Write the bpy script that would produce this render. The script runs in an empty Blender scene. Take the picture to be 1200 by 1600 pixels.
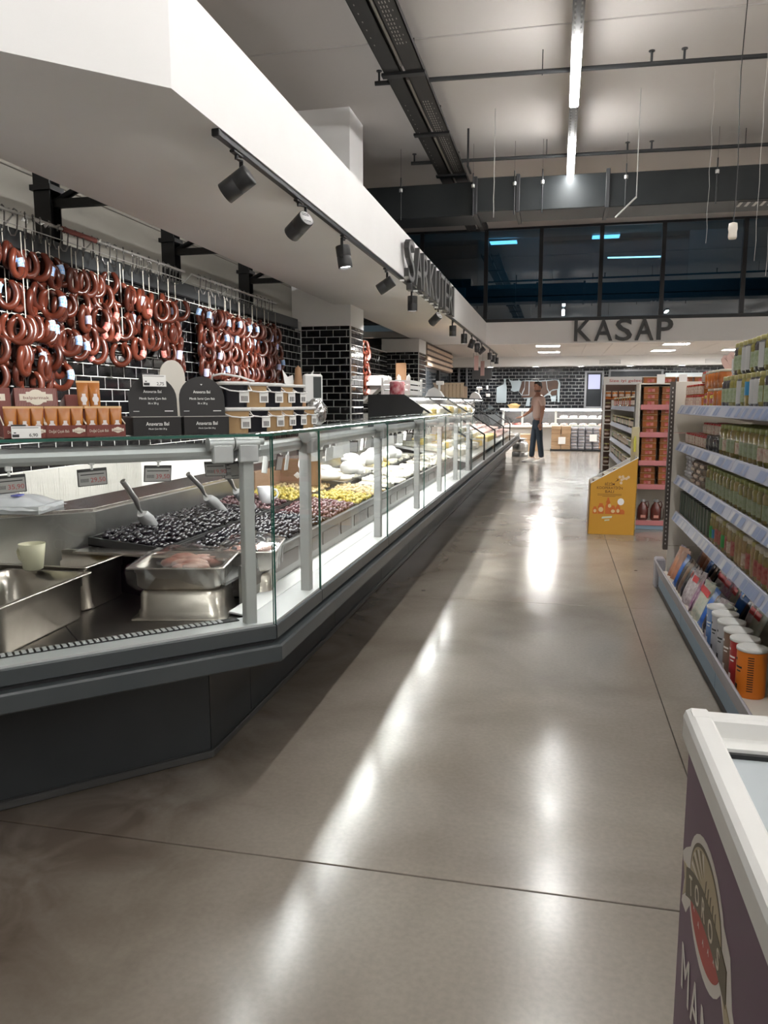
import bpy, math, random
from math import pi, sin, cos, radians as R, sqrt
from mathutils import Vector, Matrix
rnd = random.Random(7)
SC = bpy.context.scene
COL = SC.collection
# ---------------------------------------------------------------- camera, world, light, exposure
cd = bpy.data.cameras.new('camera'); cam = bpy.data.objects.new('camera', cd); COL.objects.link(cam)
cam.location = (0, 0, 1.35)
_P = math.atan(170 / 1212.); _Y = R(12.57)
cam.rotation_euler = Vector((-sin(_Y) * cos(_P), cos(_Y) * cos(_P), -sin(_P))).to_track_quat('-Z', 'Y').to_euler()
cd.sensor_fit = 'VERTICAL'; cd.sensor_height = 24.0; cd.lens = 24.0 * 1212 / 1600; cd.clip_start = .02; cd.clip_end = 200
SC.camera = cam
W = bpy.data.worlds.new('world'); SC.world = W; W.use_nodes = True
W.node_tree.nodes['Background'].inputs[0].default_value = (.5, .55, .62, 1)
W.node_tree.nodes['Background'].inputs[1].default_value = .02
SC.view_settings.view_transform = 'Standard'; SC.view_settings.look = 'None'
SC.view_settings.gamma = 1; SC.view_settings.use_curve_mapping = False
SC.view_settings.exposure = 1.05
SC.cycles.use_denoising = True; SC.cycles.max_bounces = 7; SC.cycles.transparent_max_bounces = 24
SC.cycles.diffuse_bounces = 5; SC.cycles.glossy_bounces = 4; SC.cycles.transmission_bounces = 5
SC.cycles.caustics_reflective = False; SC.cycles.caustics_refractive = False; SC.cycles.sample_clamp_indirect = 4
def lamp(name, kind, loc, energy, color=(1, 1, 1), target=None, **kw):
    l = bpy.data.lights.new(name, kind); l.energy = energy; l.color = color
    for k, v in kw.items(): setattr(l, k, v)
    o = bpy.data.objects.new(name, l); o.location = loc; COL.objects.link(o)
    if target is not None:
        o.rotation_euler = (Vector(target) - Vector(loc)).to_track_quat('-Z', 'Y').to_euler()
    return o
E_STRIP = 40.0      # ceiling strip tubes
E_LED = 36.0        # strips inside the counters
E_PANEL = 50.0      # panels in the low ceiling
E_SPOT = 210.0       # each lit track spot, watts
# ---------------------------------------------------------------- materials
MATS = {}
def mat(name, col=(.8, .8, .8), rough=.5, metal=0., spec=.5, emit=0., ecol=None, alpha=1., noise=None, bump=None, trans=0., coat=0., rand=0., ior=1.45, aniso=0.):
    """noise=(scale, colour2, amount) mixes a second colour by noise; bump=(scale, strength)."""
    if name in MATS: return MATS[name]
    m = bpy.data.materials.new(name); MATS[name] = m; m.use_nodes = True
    nt = m.node_tree; b = nt.nodes['Principled BSDF']; I = b.inputs
    I['Base Color'].default_value = (*col, 1); I['Roughness'].default_value = rough; I['Metallic'].default_value = metal
    I['Specular IOR Level'].default_value = spec; I['IOR'].default_value = ior
    I['Transmission Weight'].default_value = trans; I['Coat Weight'].default_value = coat; I['Coat Roughness'].default_value = .08
    if emit: I['Emission Color'].default_value = (*(ecol or col), 1); I['Emission Strength'].default_value = emit
    if alpha < 1: I['Alpha'].default_value = alpha
    tc = nt.nodes.new('ShaderNodeTexCoord')
    src = None
    if noise:
        n = nt.nodes.new('ShaderNodeTexNoise'); n.inputs['Scale'].default_value = noise[0]; n.inputs['Detail'].default_value = 5
        nt.links.new(tc.outputs['Object'], n.inputs['Vector'])
        r = nt.nodes.new('ShaderNodeMapRange'); r.inputs[1].default_value = .35; r.inputs[2].default_value = .65
        r.inputs[4].default_value = noise[2]; nt.links.new(n.outputs[0], r.inputs[0])
        x = nt.nodes.new('ShaderNodeMix'); x.data_type = 'RGBA'; x.inputs[6].default_value = (*col, 1); x.inputs[7].default_value = (*noise[1], 1)
        nt.links.new(r.outputs[0], x.inputs[0]); src = x.outputs[2]
    if rand:
        oi = nt.nodes.new('ShaderNodeObjectInfo'); r = nt.nodes.new('ShaderNodeMapRange')
        r.inputs[3].default_value = 1 - rand; r.inputs[4].default_value = 1 + rand * .6
        nt.links.new(oi.outputs['Random'], r.inputs[0])
        h = nt.nodes.new('ShaderNodeHueSaturation'); h.inputs['Color'].default_value = (*col, 1)
        nt.links.new(r.outputs[0], h.inputs['Value'])
        if src: nt.links.new(src, h.inputs['Color'])
        src = h.outputs[0]
    if src: nt.links.new(src, I['Base Color'])
    if bump:
        n = nt.nodes.new('ShaderNodeTexNoise'); n.inputs['Scale'].default_value = bump[0]; n.inputs['Detail'].default_value = 3
        nt.links.new(tc.outputs['Object'], n.inputs['Vector'])
        bp = nt.nodes.new('ShaderNodeBump'); bp.inputs['Strength'].default_value = bump[1]; bp.inputs['Distance'].default_value = .01
        nt.links.new(n.outputs[0], bp.inputs['Height']); nt.links.new(bp.outputs[0], I['Normal'])
    return m
def sheet_glass(name, tint=(.93, .97, .95), refl=.9, rough=0.0, lo=.04):
    """thin sheet of glass: clear with fresnel reflection (no refraction offset)."""
    if name in MATS: return MATS[name]
    m = bpy.data.materials.new(name); MATS[name] = m; m.use_nodes = True; nt = m.node_tree
    for n in list(nt.nodes): nt.nodes.remove(n)
    o = nt.nodes.new('ShaderNodeOutputMaterial'); t = nt.nodes.new('ShaderNodeBsdfTransparent'); g = nt.nodes.new('ShaderNodeBsdfGlossy')
    t.inputs[0].default_value = (*tint, 1); g.inputs[0].default_value = (refl, refl, refl, 1); g.inputs['Roughness'].default_value = rough
    lw = nt.nodes.new('ShaderNodeLayerWeight'); lw.inputs[0].default_value = .5   # Schlick's curve, the same from both faces
    pw = nt.nodes.new('ShaderNodeMath'); pw.operation = 'POWER'; pw.inputs[1].default_value = 5; nt.links.new(lw.outputs['Facing'], pw.inputs[0])
    mx = nt.nodes.new('ShaderNodeMixShader'); ma = nt.nodes.new('ShaderNodeMath'); ma.operation = 'MULTIPLY_ADD'; ma.inputs[1].default_value = .38; ma.inputs[2].default_value = lo
    nt.links.new(pw.outputs[0], ma.inputs[0]); nt.links.new(ma.outputs[0], mx.inputs[0])
    nt.links.new(t.outputs[0], mx.inputs[1]); nt.links.new(g.outputs[0], mx.inputs[2]); nt.links.new(mx.outputs[0], o.inputs[0])
    return m
# ---------------------------------------------------------------- mesh builder
ORG = {}
def org(p):
    while p is not None:
        if p.name in ORG: return ORG[p.name]
        p = p.parent
    return Vector((0, 0, 0))
class MB:
    def __init__(s, T=None): s.v = []; s.f = []; s.sm = []; s.T = T
    def add(s, vs, fs, smooth=False):
        n = len(s.v)
        if s.T is not None: vs = [s.T @ Vector(p) for p in vs]
        s.v += [tuple(p) for p in vs]; s.f += [tuple(i + n for i in f) for f in fs]; s.sm += [smooth] * len(fs); return s
    def box(s, x0, x1, y0, y1, z0, z1):
        return s.add([(x0, y0, z0), (x1, y0, z0), (x1, y1, z0), (x0, y1, z0), (x0, y0, z1), (x1, y0, z1), (x1, y1, z1), (x0, y1, z1)],
                     [(0, 3, 2, 1), (4, 5, 6, 7), (0, 1, 5, 4), (1, 2, 6, 5), (2, 3, 7, 6), (3, 0, 4, 7)])
    def cbox(s, x0, x1, y0, y1, z0, z1, b=.004):
        b = min(b, (x1 - x0) * .45, (y1 - y0) * .45, (z1 - z0) * .45); X = (x0, x1); Y = (y0, y1); Z = (z0, z1); vs = []; ix = {}
        for i in (0, 1):
            for j in (0, 1):
                for k in (0, 1):
                    sx, sy, sz = (b, -b)[i], (b, -b)[j], (b, -b)[k]
                    for a, p in enumerate(((X[i], Y[j] + sy, Z[k] + sz), (X[i] + sx, Y[j], Z[k] + sz), (X[i] + sx, Y[j] + sy, Z[k]))):
                        ix[i, j, k, a] = len(vs); vs.append(p)
        F = []
        for i in (0, 1): F.append([ix[i, j, k, 0] for j, k in ((0, 0), (1, 0), (1, 1), (0, 1))][::(1 if i else -1)])
        for j in (0, 1): F.append([ix[i, j, k, 1] for i, k in ((0, 0), (0, 1), (1, 1), (1, 0))][::(1 if j else -1)])
        for k in (0, 1): F.append([ix[i, j, k, 2] for i, j in ((0, 0), (1, 0), (1, 1), (0, 1))][::(1 if k else -1)])
        for j in (0, 1):
            for k in (0, 1): F.append((ix[0, j, k, 1], ix[1, j, k, 1], ix[1, j, k, 2], ix[0, j, k, 2])[::(1 if j != k else -1) * -1])
        for i in (0, 1):
            for k in (0, 1): F.append((ix[i, 0, k, 0], ix[i, 1, k, 0], ix[i, 1, k, 2], ix[i, 0, k, 2])[::(1 if i != k else -1)])
        for i in (0, 1):
            for j in (0, 1): F.append((ix[i, j, 0, 0], ix[i, j, 1, 0], ix[i, j, 1, 1], ix[i, j, 0, 1])[::(1 if i != j else -1) * -1])
        for i in (0, 1):
            for j in (0, 1):
                for k in (0, 1): F.append((ix[i, j, k, 0], ix[i, j, k, 1], ix[i, j, k, 2])[::(1 if (i + j + k) % 2 else -1)])
        return s.add(vs, F)
    def cyl(s, p0, p1, r0, r1=None, n=12, caps=True, smooth=True):
        p0 = Vector(p0); p1 = Vector(p1); r1 = r0 if r1 is None else r1; d = (p1 - p0).normalized()
        a = d.orthogonal().normalized(); b = d.cross(a); vs = []
        for p, r in ((p0, r0), (p1, r1)):
            vs += [p + a * (r * cos(2 * pi * i / n)) + b * (r * sin(2 * pi * i / n)) for i in range(n)]
        s.add(vs, [(i, (i + 1) % n, n + (i + 1) % n, n + i) for i in range(n)], smooth)
        if caps: s.add(vs, [tuple(range(n))[::-1], tuple(range(n, 2 * n))])
        return s
    def lathe(s, prof, c=(0, 0, 0), n=16, smooth=True, sx=1, sy=1, cap=True):
        vs = [(c[0] + r * sx * cos(2 * pi * i / n), c[1] + r * sy * sin(2 * pi * i / n), c[2] + z) for r, z in prof for i in range(n)]
        m = len(prof)
        s.add(vs, [(j * n + i, j * n + (i + 1) % n, (j + 1) * n + (i + 1) % n, (j + 1) * n + i) for j in range(m - 1) for i in range(n)], smooth)
        if cap:
            s.add(vs[:n], [tuple(range(n))[::-1]]); s.add(vs[-n:], [tuple(range(n))])
        return s
    def tube(s, pts, r, n=8, closed=False, smooth=True, rr=None):
        pts = [Vector(p) for p in pts]; m = len(pts); vs = []; a = None
        for i, p in enumerate(pts):
            q0 = pts[i - 1] if (i or closed) else p; q1 = pts[(i + 1) % m] if (i < m - 1 or closed) else p
            d = (q1 - q0).normalized()
            if a is None: a = d.orthogonal().normalized()
            a = (a - d * a.dot(d)).normalized(); b = d.cross(a); q = rr[i] if rr else r
            vs += [p + a * (q * cos(2 * pi * k / n)) + b * (q * sin(2 * pi * k / n)) for k in range(n)]
        L = m if closed else m - 1
        s.add(vs, [(i * n + k, i * n + (k + 1) % n, ((i + 1) % m) * n + (k + 1) % n, ((i + 1) % m) * n + k) for i in range(L) for k in range(n)], smooth)
        if not closed: s.add(vs[:n], [tuple(range(n))[::-1]]); s.add(vs[-n:], [tuple(range(n))])
        return s
    def prism(s, poly, a, b, axis='z', smooth=False):
        """poly of (u,v) extruded from a to b along axis; z:(x,y) y:(x,z) x:(y,z)"""
        f = {'z': lambda u, v, w: (u, v, w), 'y': lambda u, v, w: (u, w, v), 'x': lambda u, v, w: (w, u, v)}[axis]
        n = len(poly); ar = sum(poly[i][0] * poly[(i + 1) % n][1] - poly[(i + 1) % n][0] * poly[i][1] for i in range(n))
        if (ar < 0) != (axis == 'y'): poly = poly[::-1]
        vs = [f(u, v, a) for u, v in poly] + [f(u, v, b) for u, v in poly]
        if b < a: vs = [f(u, v, b) for u, v in poly] + [f(u, v, a) for u, v in poly]
        s.add(vs, [(i, (i + 1) % n, n + (i + 1) % n, n + i) for i in range(n)], smooth)
        return s.add(vs, [tuple(range(n))[::-1], tuple(range(n, 2 * n))])
    def ball(s, c, rx, ry=None, rz=None, n=8, m=5):
        ry = ry or rx; rz = rz or rx; c = Vector(c)
        vs = [c + Vector((0, 0, -rz))] + [c + Vector((rx * sin(pi * j / m) * cos(2 * pi * i / n), ry * sin(pi * j / m) * sin(2 * pi * i / n), -rz * cos(pi * j / m))) for j in range(1, m) for i in range(n)] + [c + Vector((0, 0, rz))]
        L = len(vs) - 1
        F = [(0, 1 + (i + 1) % n, 1 + i) for i in range(n)] + [(1 + (j - 1) * n + i, 1 + (j - 1) * n + (i + 1) % n, 1 + j * n + (i + 1) % n, 1 + j * n + i) for j in range(1, m - 1) for i in range(n)] + [(L, 1 + (m - 2) * n + i, 1 + (m - 2) * n + (i + 1) % n) for i in range(n)]
        return s.add(vs, F, True)
    def build(s, name, m, parent=None, label=None, kind=None):
        o0 = org(parent)
        me = bpy.data.meshes.new(name)
        me.from_pydata([(p[0] - o0[0], p[1] - o0[1], p[2] - o0[2]) for p in s.v], [], s.f)
        me.polygons.foreach_set('use_smooth', s.sm); me.materials.append(m); me.update()
        o = bpy.data.objects.new(name, me); COL.objects.link(o)
        if parent is not None: o.parent = parent
        if label: o['label'] = label
        if kind: o['kind'] = kind
        return o
def tag(o, label, cat, group=None, kind=None):
    o['label'] = label; o['category'] = cat
    if group: o['group'] = group
    if kind: o['kind'] = kind
    return o
def thing(name, label, cat, loc=(0, 0, 0), group=None):
    o = bpy.data.objects.new(name, None); COL.objects.link(o); o.location = loc; o.empty_display_size = .05
    ORG[o.name] = Vector(loc)
    return tag(o, label, cat, group)
def struct(name, mb, m, label=None):
    o = mb.build(name, m); o['kind'] = 'structure'
    if label: o['label'] = label
    return o
def _cp(o, par):
    c = o.copy(); COL.objects.link(c)
    if par is not None: c.parent = par
    for ch in o.children: _cp(ch, c)
    return c
USED = set()
def put(proto, loc, rz=0, label=None, group=None, s=1, rot=None, category=None):
    """first use moves the proto itself, later ones copy it with its parts."""
    if proto.name in USED: c = _cp(proto, None)
    else: c = proto; USED.add(proto.name)
    c.location = loc; c.rotation_euler = rot if rot else (0, 0, rz); c.scale = (s, s, s) if not hasattr(s, '__len__') else s
    if label: c['label'] = label
    if group: c['group'] = group
    if category: c['category'] = category
    return c
FR_X = Matrix(((0, 0, 1), (1, 0, 0), (0, 1, 0))).to_4x4()     # text facing +X
FR_NY = Matrix(((1, 0, 0), (0, 0, -1), (0, 1, 0))).to_4x4()   # text facing -Y
FR_NX = Matrix(((0, 0, -1), (-1, 0, 0), (0, 1, 0))).to_4x4()  # text facing -X
_TX = {}
def text(s, h, M4, m, parent=None, name='lettering', depth=.0008, width=None, bold=0., shear=0., align='c'):
    """flat lettering; h = capital height; M4 maps local x right, y up, z out of the surface, centred at origin."""
    k = (s, bold, shear)
    if k not in _TX:
        c = bpy.data.curves.new('t', 'FONT'); c.body = s; c.size = 1; c.extrude = .5; c.resolution_u = 3; c.offset = bold; c.shear = shear
        o = bpy.data.objects.new('t', c); COL.objects.link(o); bpy.context.view_layer.update()
        me = bpy.data.meshes.new_from_object(o.evaluated_get(bpy.context.evaluated_depsgraph_get()))
        _TX[k] = ([v.co.copy() for v in me.vertices], [tuple(p.vertices) for p in me.polygons]); bpy.data.objects.remove(o)
    vs, fs = _TX[k]
    x0 = min(v.x for v in vs); x1 = max(v.x for v in vs); sc = h / .73; sx = (width / (x1 - x0)) if width else sc
    ox = {'c': (x0 + x1) / 2, 'l': x0, 'r': x1}[align]
    b = MB(M4); b.add([((v.x - ox) * sx, v.y * sc - h / 2, (v.z + .5) * depth) for v in vs], fs)
    return b.build(name, m, parent)
def TM(x, y, z, fr, tilt=None):
    M_ = Matrix.Translation((x, y, z)) @ fr
    return M_ @ tilt if tilt is not None else M_
def RZ(a): return Matrix.Rotation(a, 4, 'Z')
# common materials
white = mat('white_paint', (.84, .835, .83), .55, noise=(2, (.80, .79, .785), .5))
ceil_m = mat('ceiling_paint', (.56, .53, .51), .8, noise=(.5, (.53, .50, .48), 1))
cream = mat('cream_panel', (.44, .42, .37), .5)
blk = mat('black_paint', (.012, .012, .013), .4)
dark = mat('dark_grey_metal', (.03, .032, .035), .4, spec=.4)
char = mat('charcoal_panel', (.022, .026, .028), .35, noise=(3, (.03, .034, .036), 1))
greym = mat('grey_enamel', (.045, .054, .058), .36, noise=(4, (.06, .066, .068), .7))
steel = mat('stainless_steel', (.62, .59, .55), .27, 1, noise=(6, (.5, .47, .43), .8), bump=(14, .02))
brsteel = mat('brushed_steel', (.55, .54, .52), .35, 1)
alu = mat('matt_aluminium', (.55, .56, .56), .42, .6)
chrome = mat('chrome', (.75, .75, .75), .12, 1)
plw = mat('white_plastic', (.8, .8, .79), .4)
def em(name, c, s): return mat(name, (.8, .8, .8), emit=s, ecol=c)
# ================================================================ STRUCTURE
# floor slabs with sawn joints
def floor_mat():
    m = bpy.data.materials.new('polished_concrete'); MATS['floor'] = m; m.use_nodes = True; nt = m.node_tree; b = nt.nodes['Principled BSDF']
    g = nt.nodes.new('ShaderNodeNewGeometry'); L = nt.links
    def noise(sc, det=6, vec=None, dist=0):
        n = nt.nodes.new('ShaderNodeTexNoise'); n.inputs['Scale'].default_value = sc; n.inputs['Detail'].default_value = det; n.inputs['Distortion'].default_value = dist
        L.new(vec or g.outputs['Position'], n.inputs['Vector']); return n.outputs[0]
    def ramp(v, stops):
        r = nt.nodes.new('ShaderNodeValToRGB'); e = r.color_ramp.elements
        e[0].position, e[0].color = stops[0][0], (*stops[0][1], 1); e[1].position, e[1].color = stops[-1][0], (*stops[-1][1], 1)
        for p, c in stops[1:-1]: q = e.new(p); q.color = (*c, 1)
        L.new(v, r.inputs[0]); return r.outputs[0]
    def mix(f, a, c, mode='MIX'):
        x = nt.nodes.new('ShaderNodeMix'); x.data_type = 'RGBA'; x.blend_type = mode
        for i, q in ((0, f), (6, a), (7, c)):
            if hasattr(q, 'default_value'): L.new(q, x.inputs[i])
            else: x.inputs[i].default_value = q if i == 0 else (*q, 1)
        return x.outputs[2]
    base = ramp(noise(1.1, 8, dist=.6), [(.3, (.195, .168, .138)), (.5, (.265, .235, .198)), (.72, (.335, .302, .262))])
    fine = ramp(noise(60, 6), [(.3, (.93, .93, .93)), (.65, (1.04, 1.04, 1.04))])
    c = mix(1.0, base, fine, 'MULTIPLY')
    # dirt along the counter foot, darkened further to paint in the counter's shadow
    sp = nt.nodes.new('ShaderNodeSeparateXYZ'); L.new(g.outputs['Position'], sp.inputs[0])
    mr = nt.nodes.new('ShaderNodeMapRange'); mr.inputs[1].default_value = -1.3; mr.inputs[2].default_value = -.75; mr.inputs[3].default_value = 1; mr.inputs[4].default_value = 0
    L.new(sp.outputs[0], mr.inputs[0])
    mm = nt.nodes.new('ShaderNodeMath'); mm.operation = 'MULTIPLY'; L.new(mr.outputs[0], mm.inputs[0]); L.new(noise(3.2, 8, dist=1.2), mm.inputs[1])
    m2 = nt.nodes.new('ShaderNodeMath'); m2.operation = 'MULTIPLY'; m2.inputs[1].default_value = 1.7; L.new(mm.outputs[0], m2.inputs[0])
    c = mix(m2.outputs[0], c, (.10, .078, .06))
    v = nt.nodes.new('ShaderNodeTexVoronoi'); v.inputs['Scale'].default_value = 1.7; v.inputs['Randomness'].default_value = 1; L.new(g.outputs['Position'], v.inputs['Vector'])
    sp2 = nt.nodes.new('ShaderNodeMapRange'); sp2.inputs[1].default_value = .035; sp2.inputs[2].default_value = .02; L.new(v.outputs['Distance'], sp2.inputs[0])
    c = mix(sp2.outputs[0], c, (.12, .10, .085))
    L.new(c, b.inputs['Base Color'])
    r = ramp(noise(1.7, 6, dist=.5), [(.3, (.13,) * 3), (.7, (.25,) * 3)]); L.new(r, b.inputs['Roughness'])
    b.inputs['Specular IOR Level'].default_value = .75
    bp = nt.nodes.new('ShaderNodeBump'); bp.inputs['Strength'].default_value = .02; bp.inputs['Distance'].default_value = .01
    L.new(noise(5, 2), bp.inputs['Height']); L.new(bp.outputs[0], b.inputs['Normal'])
    return m
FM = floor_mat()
XS = [-5.4, -2.6, .5, 3.6, 6.7, 9.6]; YS = [-9, -4.4, -1.18, 2.04, 5.26, 8.48, 11.7, 14.92, 18.14, 21.36, 25.4]
fl = struct('floor', MB().box(-5.4, 9.6, -9, 25.4, -.2, -.012), mat('joint_filler', (.10, .085, .07), .8))
for i in range(5):
    for j in range(10):
        g = .0028 if XS[i + 1] != .5 else .0015
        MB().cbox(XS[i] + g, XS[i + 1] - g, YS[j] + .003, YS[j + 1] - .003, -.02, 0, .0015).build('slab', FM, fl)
# high ceiling of the hall and outer walls
ZC = 5.4
cl = struct('ceiling', MB().box(-5.4, 9.6, -9, 20.2, ZC, ZC + .15), ceil_m)
for y in (9.2, 15.4): MB().box(-5.4, 9.6, y, y + .02, ZC - .012, ZC).build('panel_joint', mat('joint_grey', (.47, .445, .43), .8), cl)  # joint strips slightly darker than the ceiling paint
struct('wall_back', MB().box(-5.4, 9.6, -9.15, -9, 0, ZC), white)
struct('wall_right', MB().box(9.6, 9.75, -9.15, 25.4, 0, ZC), white)
# outer cream sandwich-panel wall behind the tiled wall: one board per course
ow = struct('wall_outer', MB().box(-5.4, -5.25, -9.15, 25.4, 0, ZC), mat('panel_core', (.35, .33, .3), .8))
for k in range(5):
    MB().cbox(-5.25, -5.2, -9, 25.3, .9 * k + .9, .9 * k + 1.792, .006).build('panel', cream, ow)
# ---- black glazed brick tiles
tile_m = mat('black_glazed_tile', (.006, .006, .007), .07, spec=.5, bump=(9, .05))
grout = mat('white_grout', (.74, .74, .72), .7)
def tile_mb(b, axis, plane, u, z, w, h, out):
    """bevelled tile with its face towards `out`; axis 'x' lies in a wall at X=plane running along Y, 'y' the other way."""
    d = .0035; e = .012; w2 = w; pts = []
    q = [(u, z), (u + w2, z), (u + w2, z + h), (u, z + h)]; ee = min(e, w2 * .4)
    r = [(u + ee, z + e), (u + w2 - ee, z + e), (u + w2 - ee, z + h - e), (u + ee, z + h - e)]
    def P(a, c, dep): return (plane + out * dep, a, c) if axis == 'x' else (a, plane + out * dep, c)
    vs = [P(a, c, 0) for a, c in q] + [P(a, c, .001) for a, c in q] + [P(a, c, .001 + d) for a, c in r]
    F = [(4 * k + i, 4 * k + (i + 1) % 4, 4 * k + 4 + (i + 1) % 4, 4 * k + 4 + i) for k in (0, 1) for i in range(4)] + [(8, 9, 10, 11)]
    flip = (axis == 'x' and out < 0) or (axis == 'y' and out > 0)
    b.add(vs, [f[::-1] if flip else f for f in F])
TILES = []   # (distance, wall, args)
def tiling(wall, axis, plane, u0, u1, z0, z1, out, th=.1, tw=.2):
    row = 0; z = z0
    while z < z1 - .02:
        h = min(th - .007, z1 - z); u = u0 - (tw / 2 if row % 2 else 0)
        while u < u1:
            a = max(u, u0); b_ = min(u + tw - .007, u1)
            if b_ - a > .02:
                c = Vector((plane, (a + b_) / 2, z)) if axis == 'x' else Vector(((a + b_) / 2, plane, z))
                TILES.append(((c - Vector((0, 0, 1.35))).length, wall, (axis, plane, a, z, b_ - a, h, out)))
            u += tw
        z += th; row += 1
WX = -3.7
wl = struct('wall_left', MB().box(WX - .12, WX, -3, 16.9, 0, 2.46), grout)
tiling(wl, 'x', WX, 3.5, 11.0, .87, 2.46, 1)
tiling(wl, 'x', WX, 11.8, 16.9, 1.15, 2.46, 1)
# white relief tiles low on the same wall
wt = mat('white_relief_tile', (.50, .49, .46), .35, bump=(22, .5))
b = MB()
for j in range(22):
    for k in range(3):
        y = 2.4 + j * .4; z = -.03 + .3 * k
        if y < 6.2 or k < 2:
            MB().cbox(WX, WX + .012, y, y + .396, max(0, z), z + .296, .003).build('relief_tile', wt, wl)
            for q in range(14):
                y2 = y + .014 + q * .027; a = .006 * sin(j * 5 + k * 3 + q)
                b.add([(WX + .012, y2 - .004, max(.01, z + .02)), (WX + .012, y2 + .004, max(.01, z + .02)), (WX + .017, y2 + a, (z + z + .27) / 2), (WX + .012, y2 + .004 + a, z + .27), (WX + .012, y2 - .004 + a, z + .27)], [(0, 1, 2), (1, 3, 2), (3, 4, 2), (4, 0, 2)])
b.build('tile_ribs', wt, wl, kind='stuff')
# pillars
def pillar(n, x1, y0, y1, ztop):
    p = struct('pillar' if n == 1 else 'pillar.001', MB().box(WX - .12, x1, y0, y1, 0, 2.45).box(WX - .12, x1, y0 + .001, y1, 2.45, ztop), grout)
    MB().box(WX - .12, x1 + .011, y0 - .011, y1, 2.45, ztop).build('plaster_top', white, p)
    tiling(p, 'y', y0, WX, x1, 1.0, 2.45, -1)
    tiling(p, 'x', x1, y0, y1, 1.0, 2.45, 1)
    MB().box(x1 - .006, x1 + .013, y0 - .013, y0 + .006, 1.0, 2.45).build('corner_trim', mat('trim_metal', (.7, .7, .68), .3, .5), p)
    return p
pillar(1, -2.95, 11.0, 11.75, ZC)
p2 = pillar(2, -3.0, 16.9, 17.8, 2.74)
MB().box(WX + .001, WX + .018, 10.985, 11.0, .9, 2.45).build('corner_trim', MATS['trim_metal'], wl)
# far wall
fw = struct('wall_far', MB().box(-5.4, 9.6, 25.0, 25.15, 0, 2.76), mat('dark_grout', (.20, .21, .22), .8))
FT = []
b = MB()
for r in range(15):
    z = 1.0 + r * .102
    for c in range(72):
        x = -4.5 + c * .204 - (.1 if r % 2 else 0)
        if x < 7: tile_mb(b, 'y', 25.0, x, z, .186, .084, -1)
b.build('far_tiles', mat('far_black_tile', (.012, .014, .018), .15, bump=(9, .05)), fw, kind='stuff')
TILES.sort(key=lambda t: t[0])
rest = {}
for i, (d, w_, a) in enumerate([t for t in TILES if True]):
    if i < 300: bb = MB(); tile_mb(bb, *a); bb.build('wall_tile', tile_m, w_)
    else: tile_mb(rest.setdefault(w_, MB()), *a)
for w_, bb in rest.items(): bb.build('distant_wall_tiles', tile_m, w_, kind='stuff')
# wall of the back rooms beyond the second pillar: slatted hood and glazed doors
wb = struct('wall_side', MB().box(-3.2, -3.0, 17.8, 22.3, 2.18, 2.74), mat('hood_dark', (.10, .07, .055), .6))
for k in range(4): MB().cbox(-3.0, -2.96, 17.85, 22.25, 2.21 + k * .13, 2.29 + k * .13, .005).build('slat', mat('pale_oak', (.52, .40, .30), .55, noise=(8, (.42, .31, .22), .8)), wb)
for k in range(2):
    dr = struct('door_%d' % (k + 1), MB().box(-3.1, -3.06, 17.85 + 2.2 * k, 20.0 + 2.2 * k, 0, 2.18).box(-3.06, -3.0, 17.85 + 2.2 * k, 17.95 + 2.2 * k, 0, 2.18).box(-3.06, -3.0, 19.9 + 2.2 * k, 20.0 + 2.2 * k, 0, 2.18), dark)
    MB().box(-3.055, -3.045, 17.95 + 2.2 * k, 19.9 + 2.2 * k, .1, 2.1).build('pane', mat('door_glass', (.03, .035, .04), .05, spec=.8), dr)
    MB().cbox(-3.0, -2.97, 19.75 + 2.2 * k, 19.79 + 2.2 * k, .9, 1.3, .006).build('handle', chrome, dr)
struct('wall_recess', MB().box(-4.6, -3.2, 22.2, 22.3, 0, 2.74).box(-4.7, -4.6, 22.2, 25, 0, 2.74), blk)
# bulkhead over the counter: a boxed white drop with a 45 degree near end
Xf, Xi, Yc = -1.74, -3.19, 3.416
Yi = Yc + .414 * (Xf - Xi) * 1
poly = [(Xf, Yc), (Xf, 19.0), (Xi, 19.0), (Xi, Yi), (Xi - 2.0, Yi - 2.0), (Xf - 3.45, Yc - 3.45)]
bk = struct('ceiling_bulkhead', MB().prism(poly, 2.75, 3.25), white)
# low ceiling of the butcher's corner with its fascia
lc = struct('ceiling_low', MB().box(-5.4, 9.6, 19.0, 25.0, 2.765, 2.9).box(-5.4, Xi, 16.9, 19.0, 2.765, 2.9), mat('low_ceiling_core', (.4, .4, .4), .8))
lct = mat('ceiling_tile', (.66, .62, .60), .7)
for i in range(-9, 16):
    for j in range(0, 9):
        x = .6 * i; y = 19.12 + .6 * j
        if i in (-1, 4, 7, 10) and j in (1, 5): continue
        if x > -5.0 and x < 8.9 and y < 24.2: MB().box(x + .004, x + .596, y + .004, y + .596, 2.75, 2.765).build('ceiling_tile', lct, lc)
MB().box(Xf, 9.6, 18.98, 19.12, 2.74, 3.25).build('fascia', white, lc)
MB().box(-5.4, 9.6, 24.3, 25.0, 2.46, 2.765).build('drop_edge', white, lc)
for x in (1.15, 4.1): 
    g = MB().box(x, x + .6, 24.292, 24.3, 2.5, 2.62).build('vent', mat('vent_grey', (.5, .5, .5), .5), lc)
    for k in range(5): MB().box(x + .02, x + .58, 24.286, 24.292, 2.505 + k * .022, 2.515 + k * .022).build('louvre', plw, g)
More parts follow.
